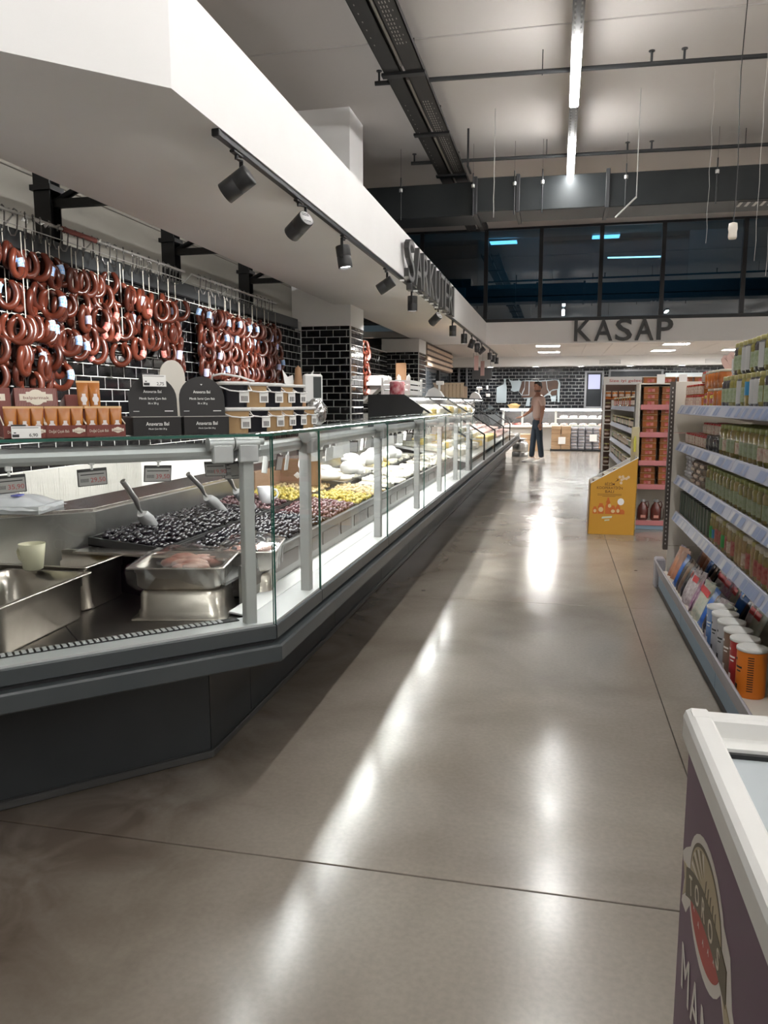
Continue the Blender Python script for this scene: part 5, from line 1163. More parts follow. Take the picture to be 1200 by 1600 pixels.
# ================================================================ END-CAP, HONEY STAND, NEXT SHELVING
pinkm = mat('rail_pink', (.50, .19, .20), .4)
g2 = thing('shelving_end_cap', 'shelving end with pink price rails and a blue base facing the camera', 'shelf', (1.2, 8.9, 0))
MB().box(.83, .845, 8.70, 9.05, .0, 1.56).box(1.85, 1.865, 8.70, 9.05, 0, 1.56).box(.83, 1.865, 9.03, 9.05, 0, 1.56).build('frame_panels', shelfw, g2)
EL = [1.335, 1.045, .745, .49, .10]
for z in EL:
    MB().box(.845, 1.85, 8.7, 9.03, z - .03, z - .012).build('shelf_board', shelfw, g2)
    MB().cbox(.85, 1.85, 8.68, 8.695, z - .055, z, .003).build('price_rail', pinkm, g2)
MB().cbox(.84, 1.86, 8.69, 8.72, -.0, .05, .003).box(.845, 1.85, 8.72, 9.0, 0, .05).build('base', blue, g2)
hb = thing('honey_box', 'x', 'box', (0, 0, 0)); MB().cbox(-.075, .075, -.09, .09, 0, .058, .005).build('clear_box', mat('comb_amber', (.34, .12, .035), .15, spec=.7, noise=(12, (.22, .065, .02), .8), rand=.3), hb); MB().cbox(-.078, .078, -.093, .093, .058, .066, .003).build('lid', mat('box_lid', (.40, .24, .13), .2), hb); MB().box(-.035, .035, -.0915, -.09, .012, .045).build('label', lbr, hb)
for i, (z, n_) in enumerate(zip(EL[:4], (3, 4, 4, 3))):
    for a in range(5):
        for l in range(n_): put(hb, (.955 + .185 * a, 8.82, z - .011 + .067 * l), 0, 'amber honeycomb box stacked on the %s pink-railed shelf' % ('top', 'second', 'third', 'fourth')[i], 'honeycomb boxes, %s pink shelf' % ('top', 'second', 'third', 'fourth')[i])
for a in range(6): put(hb, (.95 + .17 * a, 8.86, 1.56), 0, 'amber honey box standing on top of the pink-railed shelving', 'honey boxes on top of the end cap')
MB().box(.84, 1.86, 8.72, 9.04, 1.545, 1.56).build('top_board', shelfw, g2)
for i, x in enumerate((1.0, 1.22)): tag(MB().box(x, x + .08, 8.69, 8.695, 1.55, 1.65).build('shelf_card', tagw), ('white card before the amber boxes on the end cap, left', 'white card before the amber boxes on the end cap, right')[i], 'card')
for a in range(7):
    x = .93 + .135 * a
    t = thing('syrup_jug', 'x', 'jug', (0, 0, 0)) if a == 0 else None
    if t:
        MB().lathe([(.045, 0), (.058, .02), (.058, .12), (.045, .16), (.022, .19), (.022, .205)], n=14).build('jug_body', mat('molasses_jug', (.10, .018, .012), .12, spec=.8), t)
        MB().lathe([(.025, .20), (.025, .225), (0, .226)], n=12, cap=False).build('cap', mat('lid_grey', (.3, .3, .3), .4), t)
        MB().tube([(.02, 0, .19), (.05, 0, .205), (.062, 0, .17), (.055, 0, .13)], .006, 6).build('handle', MATS['molasses_jug'], t)
        MB().box(-.025, .025, -.0605, -.059, .03, .06).build('label', mat('label_rose', (.55, .25, .2), .5), t); jug = t
    put(jug, (x, 8.80, .089), 0, 'dark red syrup jug standing on the lowest pink-railed shelf', 'syrup jugs, lowest pink shelf')
# cardboard honey stand
yc = mat('stand_yellow', (.56, .29, .035), .5); hs = thing('honey_stand', 'yellow cardboard floor stand with sloping open top beside the pink shelves', 'stand', (.57, 8.45, 0))
pr = [(.335, 0), (.80, 0), (.812, .80), (.345, .53)]
MB().prism(pr, 8.262, 8.268, 'y').build('front_panel', yc, hs)
MB().prism(pr, 8.63, 8.636, 'y').build('rear_panel', mat('card_white', (.62, .60, .56), .6), hs)
MB().add([(.335, 8.262, 0), (.335, 8.636, 0), (.345, 8.636, .53), (.345, 8.262, .53), (.341, 8.262, 0), (.341, 8.636, 0), (.351, 8.636, .53), (.351, 8.262, .53)], [(0, 3, 2, 1), (4, 5, 6, 7), (3, 7, 6, 2), (0, 4, 7, 3), (1, 2, 6, 5)]).build('side_panel', mat('stand_side', (.58, .45, .32), .5, noise=(6, (.55, .35, .15), .7)), hs)
MB().add([(.80, 8.262, 0), (.80, 8.636, 0), (.812, 8.636, .80), (.812, 8.262, .80), (.795, 8.262, 0), (.795, 8.636, 0), (.807, 8.636, .80), (.807, 8.262, .80)], [(0, 1, 2, 3), (4, 7, 6, 5), (3, 2, 6, 7), (0, 3, 7, 4), (1, 5, 6, 2)]).build('side_panel', mat('card_white'), hs)
MB().add([(.35, 8.268, .44), (.81, 8.268, .70), (.81, 8.63, .70), (.35, 8.63, .44)], [(0, 1, 2, 3)]).build('sloping_shelf', mat('card_white'), hs)
MB().prism([(.345, .528), (.812, .798), (.812, .806), (.345, .536)], 8.260, 8.270, 'y').prism([(.345, .528), (.812, .798), (.812, .806), (.345, .536)], 8.628, 8.638, 'y').build('cut_edge', tagw, hs)
brn_ink = mat('brown_ink', (.07, .025, .01), .5)
for s_, zz_, w in (('BİZİM', .525, .095), ('KOOPERATİFİN', .487, .255), ('BALI', .449, .085)): text(s_, .028, Matrix.Translation((.54, 8.2615, zz_)) @ FR_NY, brn_ink, hs, 'lettering', .0006, w, bold=.004)
b = MB()
for z in (.42, .408): b.box(.42, .66, 8.2608, 8.262, z, z + .003)
b.box(.47, .60, 8.2608, 8.262, .396, .399).build('print_lines', brn_ink, hs)
def discs(lst, m, nm, yy):
    b = MB()
    for cx, cz, w, h in lst: oval(b, cx, cz, w, h, yy, 16)
    b.build(nm, m, hs)
orj = mat('print_orange', (.55, .14, .03), .5); crj = mat('print_cream', (.66, .50, .26), .5)
b = MB()
for x, w, h in ((.40, .045, .075), (.46, .06, .11), (.53, .055, .12), (.58, .05, .09), (.63, .045, .10), (.67, .05, .05)): b.prism([(x - w / 2, .215), (x + w / 2, .215), (x + w / 2, .215 + h * .7), (x + w * .3, .215 + h * .85), (x + w * .3, .215 + h), (x - w * .3, .215 + h), (x - w * .3, .215 + h * .85), (x - w / 2, .215 + h * .7)], 8.2605, 8.2615, 'y')
b.prism([(.505, .33), (.555, .33), (.54, .365), (.538, .385), (.522, .385), (.52, .365)], 8.2605, 8.2615, 'y').build('printed_jars', orj, hs)
discs([(.40, .245, .014, .018), (.46, .26, .024, .026), (.545, .30, .016, .02), (.58, .245, .02, .018), (.63, .25, .015, .02)], crj, 'printed_labels', 8.2598)
discs([(.655, .345, .033, .036)], tagw, 'printed_disc', 8.2600)
b = MB()
for cx, cz in ((.655, .572), (.635, .60), (.665, .605), (.675, .585), (.72, .60), (.70, .585), (.65, .54)): oval(b, cx, cz, .014, .015, 8.2603, 10)
b.build('printed_blossom', mat('print_blossom', (.68, .52, .36), .5), hs)
MB().prism([(.585, .545), (.63, .57), (.60, .59), (.615, .572)], 8.2603, 8.2615, 'y').build('printed_leaf', brn_ink, hs)
MB().prism([(.47, .165), (.57, .175), (.575, .195), (.475, .185)], 8.2603, 8.2615, 'y').prism([(.50, .14), (.55, .148), (.55, .16), (.50, .155)], 8.2603, 8.2615, 'y').build('printed_logo', mat('print_greenish', (.58, .62, .48), .5), hs)
hj = jar(.045, .10, mat('honey_dark', (.16, .04, .015), .12, spec=.8), lidwh, None, nm='honey_jar')
for k, (x, y) in enumerate(((.42, 8.34), (.42, 8.46), (.52, 8.34), (.52, 8.5), (.62, 8.4))): put(hj, (x, y, .475 + (x - .42) * .56), 0, 'dark honey jar lying in the sloping top of the yellow stand', 'honey jars in the yellow stand')
t = thing('tester_display', 'pale cardboard back box holding a slim yellow bottle above the yellow stand', 'display', (.81, 8.50, 0))
MB().cbox(.765, .845, 8.62, 8.66, .0, 1.10, .004).build('post_card', mat('pale_khaki', (.50, .44, .28), .6), t)
MB().lathe([(.012, 0), (.014, .005), (.014, .13), (.008, .15), (.008, .165), (0, .166)], (.80, 8.60, .84), 12).build('bottle', mat('lime_bottle', (.62, .58, .10), .2), t)
MB().box(.78, .83, 8.585, 8.62, .832, .84).build('bottle_ledge', MATS['pale_khaki'], t)
# next run of shelving behind the end cap
g3 = thing('grocery_shelving', 'second shelving run with dark jars beyond the yellow stand', 'shelf', (1.1, 11, 0))
MB().box(1.32, 1.36, 9.06, 13.3, 0, 1.5).box(.84, 1.36, 13.28, 13.3, 0, 1.4).build('back_panel', shelfw, g3)
MB().box(.825, .86, 9.06, 9.12, .5, 1.53).build('upright', upr, g3)
MB().box(.84, 1.32, 9.12, 13.3, 0, .05).build('plinth', blk, g3)
L3 = [1.31, 1.055, .81, .56, .20]
for z in L3:
    MB().box(.86, 1.32, 9.12, 13.28, z - .025, z - .005).build('shelf_board', shelfw, g3)
    for k in range(4): MB().prism([(.85, z), (.86, z), (.84, z - .055), (.83, z - .055)], 9.13 + k * 1.04, 10.16 + k * 1.04, 'y').build('price_rail', railm, g3)
jd = [jar(.04, .12, darkj, lidgold, lbw, (.2, .7), nm='dark_jar'), jar(.04, .12, mat('brown_jar', (.10, .05, .03), .15), lidgold, lbg, (.2, .7), nm='dark_jar'), jar(.04, .12, mushj, lidwh, lbw, (.2, .7), nm='dark_jar')]
for i, z in enumerate(L3[1:]): rowput(jd, .90, 9.15, 13.2, z - .004, .105, 1, .1, 'small dark preserve jar on the %s of the second shelving run' % ('second shelf', 'third shelf', 'fourth shelf', 'bottom shelf')[i], 'dark jars, second run level %d' % (i + 2), seed=40 + i, rot=.1)
rowput([jar(.045, .13, amber, lidgold, lbr, nm='amber_jar'), jar(.045, .13, mat('brown_jar'), lidwh, lbw, nm='amber_jar')], .91, 9.15, 13.2, 1.306, .115, 2, .1, 'amber jar on the top shelf of the second shelving run', 'amber jars, second run top', seed=50)
# third run with the white header
g4 = thing('shelving_end_cap', 'white-posted shelving end with a white header reading Size iyi gelece', 'shelf', (1.3, 16.3, 0))
MB().cbox(.865, .905, 16.25, 16.29, 0, 1.86, .004).cbox(1.95, 1.99, 16.25, 16.29, 0, 1.86, .004).build('posts', plw, g4)
MB().box(.865, 1.99, 16.6, 16.62, 0, 1.72).build('back_panel', mat('back_brown', (.16, .10, .08), .6), g4)
MB().cbox(.87, 1.99, 16.22, 16.245, 1.715, 1.87, .003).build('header', tagw, g4)
text('Size iyi gelece', .055, Matrix.Translation((1.30, 16.219, 1.795)) @ FR_NY, mat('text_red', (.50, .07, .07), .5), g4, 'lettering', .002, .66, bold=.008)
for z in (1.45, 1.22, .95, .68, .40, .12):
    MB().box(.905, 1.95, 16.27, 16.6, z - .02, z - .003).build('shelf_board', shelfw if z != 1.45 else mat('shelf_orange', (.55, .18, .05), .5), g4)
bj = jar(.055, .14, amber, lidwh, lbw, (.25, .6), nm='honey_jar'); bj2 = jar(.055, .15, mat('brown_jar'), lidgold, lbw, (.3, .55), nm='honey_jar')
for i, z in enumerate((1.45, 1.22, .95, .68, .40, .12)):
    for a in range(8): put(bj if i == 0 else bj2, (.97 + .125 * a, 16.36, z - .002), R(90), ('bright amber' if i == 0 else 'dark amber') + ' honey jar on the %s board under the white header' % ('first', 'second', 'third', 'fourth', 'fifth', 'sixth')[i], 'jars under the header, board %d' % (i + 1))
g5 = thing('shelving_run', 'plain shelving run hidden behind the near shelves on the right', 'shelf', (2.6, 10, 0))
MB().box(2.2, 2.3, 9.0, 16, 0, 1.5).box(2.2, 2.9, 9.0, 16, 0, .1).box(2.2, 2.7, 9.0, 16, .6, .62).box(2.2, 2.7, 9, 16, 1.1, 1.12).build('unit', shelfw, g5)
# ================================================================ BUTCHER'S CORNER
bc = thing('butcher_counter', 'white-framed glass butcher counter across the far end of the aisle', 'counter', (0, 23.6, 0))
MB().box(-1.62, 3.4, 23.1, 24.0, .0, .06).box(-1.6, 3.4, 23.15, 24.0, .06, .66).build('body', mat('white_body', (.6, .6, .58), .5), bc)
MB().box(-1.62, 3.4, 23.05, 24.0, .66, .70).build('deck', plw, bc)
for x in (-1.6, -1.05, -.1, 1.28, 2.3, 3.36): MB().cbox(x, x + .06, 23.06, 23.12, .70, 1.17, .004).build('post', plw, bc)
MB().cbox(-1.66, 3.44, 23.02, 23.6, 1.15, 1.20, .004).build('top_board', plw, bc)
for z in (.90, .68): MB().box(-.1, 3.4, 23.05, 23.09, z, z + .03).build('rail', plw, bc)
MB().box(-1.6, 3.4, 23.045, 23.05, .70, 1.15).build('front_glass', cg, bc)
MB().box(-1.55, 3.35, 23.3, 23.34, 1.135, 1.148).build('led_light', led, bc)
MB().box(-1.6, 3.4, 24.0, 24.03, .0, 1.1).build('rear_panel', mat('dim_panel', (.10, .09, .09), .5), bc)
MB().box(-1.6, 3.4, 23.12, 23.9, .905, .915).build('glass_shelf', cg, bc)
meatr = mat('red_meat', (.55, .05, .04), .3, noise=(14, (.75, .35, .30), 1)); meatp = mat('pink_meat', (.70, .40, .36), .35, noise=(10, (.80, .70, .64), 1)); bone = mat('pale_meat', (.82, .72, .66), .4)
rs = random.Random(60)
mp = []
for i, m in enumerate((meatr, meatp, bone)):
    t = thing('meat_cut', 'x', 'meat', (0, 0, 0)); b = MB()
    for k in range(6): b.ball((rs.uniform(-.07, .07), rs.uniform(-.06, .06), .03 + rs.uniform(0, .02)), .06, .05, .035, 8, 5)
    b.build('cut', m, t); MB().cbox(-.13, .13, -.11, .11, 0, .012, .004).build('tray', plw, t); mp.append(t)
for k in range(18):
    x = -1.45 + k * .27; i = (0 if k % 2 else 1) if x < -.2 else (2 if k % 2 else 1)
    for a in range(2): put(mp[i], (x, 23.25 + .28 * a, .70), R(rs.uniform(-10, 10)), ('red', 'pinkish', 'pale')[i] + ' meat heaped on a white tray in the butcher counter', ('red', 'pinkish', 'pale')[i] + ' meats, butcher counter')
    if x > 0: put(mp[2], (x, 23.4, .916), 0, 'pale wrapped cut on the upper glass shelf of the butcher counter', 'cuts on the butcher upper shelf')
cardm = [mat('carton_brown', (.46, .31, .19), .65, noise=(3, (.40, .26, .15), .8)), mat('sack_grey', (.24, .24, .27), .6, noise=(5, (.32, .32, .35), .8)), mat('carton_rust', (.42, .22, .13), .6)]
rs = random.Random(61)
t0 = [None] * 3
def boxp(i, w, h):
    t = thing('shipping_box', 'x', 'box', (0, 0, 0))
    if i == 0: MB().cbox(-w / 2, w / 2, -.19, .19, 0, h - .006, .004).build('carton', cardm[i], t); MB().box(-w / 2 + .01, w / 2 - .01, -.192, -.19, h * .45, h * .55).build('tape', mat('tape_tan', (.34, .24, .15), .3), t)
    else: loft(MB(), [rr(w * .9, .34, .03, 0), rr(w, .38, .05, h * .3), rr(w, .38, .05, h * .7), rr(w * .92, .34, .03, h - .004)]).build('sack', cardm[i], t); MB().box(-w * .3, w * .3, -.193, -.189, h * .4, h * .6).build('print', mat('dull_print', (.30, .25, .22), .5), t)
    return t
for (i, x0, n, w, h, rows, nm_) in ((0, -.18, 2, .27, .11, 6, 'brown carton in the left stack before the butcher counter'), (1, .36, 4, .20, .088, 7, 'grey wrapped pack in the middle stack before the butcher counter'), (2, 1.12, 2, .31, .10, 6, 'reddish brown sack in the right stack before the butcher counter')):
    P_ = boxp(i, w - .012, h)
    for a in range(n):
        for l in range(rows): put(P_, (x0 + (a + .5) * w, 22.88 + rs.uniform(-.01, .01), .05 + l * h), R(rs.uniform(-3, 3) + (5 * (-1) ** (l + a) if i == 2 else 0)), nm_, nm_.split(' in ')[0] + 's')
tag(MB().box(-.2, 1.76, 22.66, 23.08, 0.02, .05).box(-.2, -.1, 22.68, 23.06, 0, .02).box(.7, .8, 22.68, 23.06, 0, .02).box(1.66, 1.76, 22.68, 23.06, 0, .02).build('low_pallet', dark), 'low dark pallet under the stacked boxes', 'pallet')
for i, (x, z) in enumerate(((.02, .2), (.88, .28))): tag(MB().box(x, x + .2, 22.67, 22.675, z, z + .2).build('price_sheet', tagw), ('white sheet fixed on the brown cartons', 'white sheet fixed on the grey packs')[i], 'sheet')
for a in range(2):
    for l in range(3): 
        t = thing('shipping_box', 'brown carton behind the milk can and the man', 'box', (-.9 + .3 * a, 22.7, .16 * l), 'cartons behind the man'); MB().cbox(-1.04 + .3 * a, -.76 + .3 * a, 22.5, 22.9, .16 * l, .16 * l + .155, .004).build('carton', cardm[0], t)
t = thing('milk_can', 'squat steel milk can on a stand left of the man', 'can', (-.92, 20.1, 0))
MB().lathe([(.14, .14), (.19, .16), (.20, .22), (.20, .36), (.16, .43), (.12, .45), (.125, .48), (.17, .49), (.16, .51), (0, .52)], (-.92, 20.1, -.04), 24, cap=False).build('can_body', brsteel, t)
MB().lathe([(.21, .0), (.21, .12), (.18, .13), (.18, 0)], (-.92, 20.1, 0), 20, cap=False).build('stand', dsteel, t)
# far wall fittings
cow_b = mat('plank_brown', (.05, .026, .018), .5, noise=(3, (.08, .042, .028), 1)); cow_w = mat('emblem_pale', (.42, .50, .55), .5)
cw = thing('cow_emblem', 'brown and pale blue flat wooden cow cut-out on the black tiled wall', 'emblem', (-.7, 24.96, 1.7))
def PX(pts, y0=24.93, y1=24.96): return [(-1.56 + (u - 130) * .00306 * 1.02, 1.37 + (455 - v) * .00306) for u, v in pts]
MB().prism(PX([(262, 236), (300, 230), (420, 236), (590, 224), (625, 228), (640, 260), (636, 452), (618, 452), (612, 330), (600, 445), (560, 445), (545, 385), (525, 380), (480, 400), (350, 410), (345, 490), (305, 490), (320, 415), (290, 420), (230, 340)]), 24.955, 24.97, 'y').build('outline', cow_w, cw)
for k, pl in enumerate(([(264, 240), (290, 236), (290, 300), (268, 350), (262, 372), (238, 342), (250, 300)], [(297, 240), (332, 240), (332, 375), (270, 378), (292, 320)], [(340, 240), (415, 242), (415, 395), (350, 402), (275, 408), (262, 384), (340, 382)], [(420, 244), (500, 240), (512, 320), (530, 352), (478, 394), (420, 398)], [(508, 240), (585, 230), (612, 234), (622, 262), (618, 318), (570, 322), (535, 345), (518, 310)], [(556, 340), (612, 326), (606, 378), (560, 386), (545, 365)])): MB().prism(PX(pl), 24.94, 24.956, 'y').build('plank_panel', cow_b, cw)
MB().prism(PX([(132, 208), (145, 225), (165, 234), (230, 232), (232, 212), (240, 232), (258, 236), (246, 300), (232, 336), (190, 346), (152, 330), (168, 300), (155, 262), (150, 245), (138, 232)]), 24.94, 24.956, 'y').build('head', cow_w, cw)
tag(MB().prism([(-1.91, 1.36), (-1.63, 1.36), (-1.61, 1.40), (-1.61, 1.85), (-1.65, 2.04), (-1.63, 2.09), (-1.67, 2.12), (-1.71, 2.09), (-1.69, 2.03), (-1.72, 1.93), (-1.92, 1.84), (-1.93, 1.40)], 24.94, 24.96, 'y').build('cutting_board_emblem', cow_w), 'pale blue flat cutting-board cut-out on the black tiled wall', 'emblem')
for i, (x0, x1, z0, z1, lab) in enumerate(((.76, 1.33, 1.2, 2.33, 'upright grey-framed screen on the tiled wall right of the cow'), (1.46, 3.05, 1.95, 2.36, 'wide grey-framed dark hatch on the far wall behind the header'))):
    t = thing('wall_screen' if i == 0 else 'serving_hatch', lab, 'screen' if i == 0 else 'hatch', (x0, 24.9, z0))
    MB().box(x0, x0 + .06, 24.9, 24.99, z0, z1).box(x1 - .06, x1, 24.9, 24.99, z0, z1).box(x0 + .06, x1 - .06, 24.9, 24.99, z1 - .05, z1).box(x0 + .06, x1 - .06, 24.9, 24.99, z0, z0 + .05).build('frame', mat('frame_grey', (.22, .23, .25), .4), t)
    MB().box(x0 + .06, x1 - .06, 24.95, 24.98, z0 + .05, z1 - .05).build('dark_pane', mat('door_glass'), t)
    if i == 0: MB().box(x0 + .11, x1 - .11, 24.94, 24.95, 1.78, 2.22).build('lit_picture', mat('screen_picture', (.05, .05, .08), .3, emit=.9, ecol=(.35, .36, .5), noise=None), t)
tag(MB().cbox(3.1, 4.3, 24.9, 24.97, 1.98, 2.25, .01).build('white_board', mat('pale_board', (.55, .62, .65), .5)), 'pale board on the far wall above the near shelf end', 'board')
t = thing('hanging_sign', 'dark grey rectangular sign hanging by the far end of the track', 'sign', (-2.2, 22.3, 2.2))
MB().cbox(-2.42, -1.86, 22.28, 22.31, 2.02, 2.32, .004).build('panel', mat('sign_slate', (.07, .075, .08), .5), t); MB().cyl((-2.38, 22.3, 2.32), (-2.38, 22.3, 2.75), .005, n=5).build('rod', dark, t); MB().cyl((-1.9, 22.3, 2.32), (-1.9, 22.3, 2.75), .005, n=5).build('rod', dark, t)
t = thing('hanging_poster', 'pinkish paper leaflets hanging above the grey sign', 'poster', (-2.2, 21.8, 2.4))
for k, (x, a, z) in enumerate(((-2.25, 15, 2.25), (-2.08, -25, 2.1))): MB(Matrix.Translation((x, 21.8, 0)) @ RZ(R(a))).box(-.06, .06, 0, .006, z, z + .4).build('leaflet', mat('pink_paper', (.62, .42, .40), .6), t); MB().cyl((x, 21.8, z + .4), (x, 21.8, 2.75), .003, n=4).build('thread', dark, t)
for i, (x, z, w, h) in enumerate(((-2.24, 1.78, .05, .12), (-2.25, 1.55, .12, .1))): tag(MB().cbox(x, x + w, 24.9, 25.0, z, z + h, .006).build('wall_socket', plw), ('slim white switch on the far wall under the grey sign', 'square white socket on the far wall under the slim switch')[i], 'socket')
for x in (-3.15, -2.9): tag(MB().cbox(x, x + .06, 24.88, 24.96, .8, 2.45, .005).build('wall_conduit', mat('frame_grey')), 'vertical grey conduit on the far wall, %s one' % ('left' if x < -3 else 'right'), 'conduit')
t = thing('wicker_basket', 'low wicker basket on the butcher counter above the meat', 'basket', (-1.3, 23.3, 1.2))
MB().lathe([(.10, 0), (.15, .08), (.16, .11), (.15, .11), (.09, .01)], (-1.28, 23.3, 1.2), 14, sx=1.2, cap=False).build('basket', mat('wicker', (.42, .30, .12), .7, bump=(60, .6)), t); MB().ball((-1.28, 23.3, 1.29), .15, .12, .06, 10, 6).build('bread', mat('crust', (.45, .30, .14), .6), t)
# ---- things on and in the sloping counters
t = thing('meat_can', 'red and pink printed round tin on the first sloping counter', 'tin', (-1.86, 8.95, 1.4455))
MB().lathe([(.085, 0), (.088, .01), (.088, .15), (.08, .155), (0, .155)], (-1.86, 9.05, 1.4455), 20).build('tin_body', mat('tin_print_red', (.34, .03, .05), .35, noise=(14, (.7, .5, .5), .8)), t)
t = thing('wooden_crate', 'whitewashed slatted crate on the first sloping counter', 'crate', (-1.9, 9.7, 1.4455))
for k in range(3):
    z = 1.4455 + .01 + k * .062
    MB().box(-2.12, -1.76, 9.36, 9.37, z, z + .048).build('slat', whs, t); MB().box(-1.77, -1.76, 9.37, 10.2, z, z + .048).build('slat', whs, t); MB().box(-2.12, -2.11, 9.37, 10.2, z, z + .048).build('slat', whs, t)
for x in (-2.12, -1.79): 
    for y in (9.35, 10.19): MB().box(x, x + .03, y, y + .02, 1.4455, 1.66).build('corner_post', whs, t)
MB().box(-2.11, -1.77, 9.37, 10.19, 1.4455, 1.455).build('base', whs, t)
for k in range(3): tag(MB(Matrix.Translation((-1.98 + .07 * k, 9.5, 1.456)) @ Matrix.Rotation(R(-20 + 14 * k), 4, 'Y')).prism([(-.02, 0), (.02, 0), (.025, .22), (0, .25), (-.025, .22)], 0, .006, 'y').build('wooden_spatula', whs), ('white upright spatula in the crate, left', 'white upright spatula in the crate, middle', 'white upright spatula in the crate, right')[k], 'spatula')
t = thing('reed_basket', 'pale slatted basket box on the far sloping counter', 'basket', (-1.9, 14.5, 1.4455))
for k in range(8): MB().cbox(-2.25 + .07 * k, -2.19 + .07 * k, 14.3, 14.32, 1.4455, 1.70, .004).build('slat', mat('reed', (.42, .33, .25), .6), t)
MB().box(-2.25, -1.70, 14.32, 14.9, 1.4455, 1.66).build('liner', mat('hessian', (.28, .20, .12), .8), t); MB().box(-2.26, -1.69, 14.28, 14.30, 1.69, 1.72).build('rim', MATS['reed'], t)
for i, (x, y, s) in enumerate(((-1.95, 12.35, 1), (-1.80, 17.2, .9))):
    t = thing('counter_scale', ('pale grey scale seen from behind over the second sloping counter', 'white scale with raised head over the far sloping counter')[i], 'scale', (x, y, 1.4455))
    MB().prism([(x - .14 * s, 1.446), (x + .16 * s, 1.446), (x + .10 * s, 1.54), (x, 1.60), (x - .08 * s, 1.56)], y, y + .2, 'y').build('body', plw, t); MB().cyl((x + .08, y + .1, 1.56), (x + .08, y + .1, 1.66), .02, n=8).cbox(x + .03, x + .15, y + .06, y + .14, 1.64, 1.70, .008).build('head', plw, t)
# ================================================================ THE MAN
skin = mat('skin', (.33, .165, .11), .5); man = thing('person', 'man in pinkish beige short-sleeved shirt, dark trousers and white shoes reaching to the counter', 'person', (-.46, 18.28, 0))
ORG[man.name] = Vector((0, 0, 0))
def skinned(name, verts, edges, m, parent, sub=2, root=0, flat=None):
    me = bpy.data.meshes.new(name); me.from_pydata([v[:3] for v in verts], edges, []); o = bpy.data.objects.new(name, me); COL.objects.link(o)
    bpy.context.view_layer.objects.active = o
    md = o.modifiers.new('s', 'SKIN'); md.use_smooth_shade = True; sv = me.skin_vertices[0].data
    for i, v in enumerate(verts):
        rx = v[3]; ry = v[4] if len(v) > 4 else rx; sv[i].radius = (rx, ry); sv[i].use_root = (i == root)
    o.modifiers.new('d', 'SUBSURF').levels = sub; o.modifiers['d'].render_levels = sub
    bpy.context.view_layer.update()
    me2 = bpy.data.meshes.new_from_object(o.evaluated_get(bpy.context.evaluated_depsgraph_get()))
    me2.polygons.foreach_set('use_smooth', [True] * len(me2.polygons)); me2.materials.clear(); me2.materials.append(m); bpy.data.objects.remove(o)
    q = bpy.data.objects.new(name, me2); COL.objects.link(q); q.parent = parent; return q
# local frame: faces -Y, own left is +X (towards the camera after turning)
LA = [(.195, .02, 1.47, .062), (.225, .04, 1.22, .046), (.225, .0, .98, .034), (.22, -.02, .90, .026)]
RA = [(-.195, -.01, 1.46, .062), (-.235, -.04, 1.22, .046), (-.21, -.22, 1.09, .034), (-.205, -.29, 1.05, .026)]
bv = [(0, 0, .98, .085, .07), (0, 0, 1.15, .11, .08), (0, .01, 1.34, .14, .10), (0, .01, 1.47, .09, .08), (0, 0, 1.57, .055), (0, -.015, 1.63, .055)]
bv += LA + RA; be = [(0, 1), (1, 2), (2, 3), (3, 4), (4, 5), (3, 6), (6, 7), (7, 8), (8, 9), (3, 10), (10, 11), (11, 12), (12, 13)]
n0 = len(bv); bv += [(.09, .0, .84, .065), (.11, .02, .52, .052), (.115, .08, .10, .042), (-.09, -.01, .84, .065), (-.11, -.05, .52, .052), (-.115, -.09, .10, .042)]
be += [(0, n0), (n0, n0 + 1), (n0 + 1, n0 + 2), (0, n0 + 3), (n0 + 3, n0 + 4), (n0 + 4, n0 + 5)]
skinned('body', bv, be, skin, man)
skinned('shirt', [(0, 0, .97, .155, .125), (0, 0, 1.12, .155, .12), (0, .01, 1.32, .172, .125), (0, .01, 1.46, .12, .10), (0, .005, 1.53, .07, .07), (.19, .02, 1.455, .080), (.226, .035, 1.27, .070), (-.19, -.005, 1.45, .080), (-.235, -.03, 1.27, .070)], [(0, 1), (1, 2), (2, 3), (3, 4), (3, 5), (5, 6), (3, 7), (7, 8)], mat('shirt_beige', (.52, .38, .32), .75), man, 2)
skinned('trousers', [(0, 0, 1.02, .125, .105), (0, 0, .94, .125, .105), (.085, .005, .80, .092), (.11, .02, .52, .074), (.116, .075, .10, .066), (-.085, -.01, .80, .092), (-.11, -.05, .52, .074), (-.116, -.085, .10, .066)], [(0, 1), (1, 2), (2, 3), (3, 4), (1, 5), (5, 6), (6, 7)], mat('trousers_navy', (.022, .032, .045), .8), man, 2)
hT = Matrix.Translation((0, -.02, 1.715)) @ RZ(R(32))
b = MB(hT); P_ = [(.0, -.125), (.045, -.118), (.062, -.085), (.070, -.04), (.077, .02), (.074, .065), (.055, .10), (.0, .118)]
b.lathe(P_, n=20, sx=1.0, sy=1.22, cap=False).ball((0, -.095, -.012), .014, .022, .022, 8, 6).tube([(0, -.088, .025), (0, -.105, -.015)], .009, 6).ball((.078, .0, -.005), .010, .018, .030, 8, 6).ball((-.078, 0, -.005), .010, .018, .030, 8, 6)
b.build('head', skin, man)
b = MB(hT)
for s in (-1, 1): b.ball((s * .030, -.083, .012), .010, .006, .006, 8, 5)
b.build('eyes', mat('eye_dark', (.03, .02, .02), .2), man)
MB(hT).ball((0, -.083, -.055), .022, .008, .006, 8, 5).build('mouth', mat('lips', (.32, .12, .10), .5), man)
hair_m = mat('dark_hair', (.015, .011, .009), .6)
b = MB(hT @ Matrix.Translation((0, .012, .018))); b.lathe([(.080, .0), (.084, .03), (.080, .07), (.060, .104), (0, .118)], n=20, sy=1.2, cap=False).ball((0, .045, -.01), .078, .06, .06, 12, 8)
b.build('hair', hair_m, man)
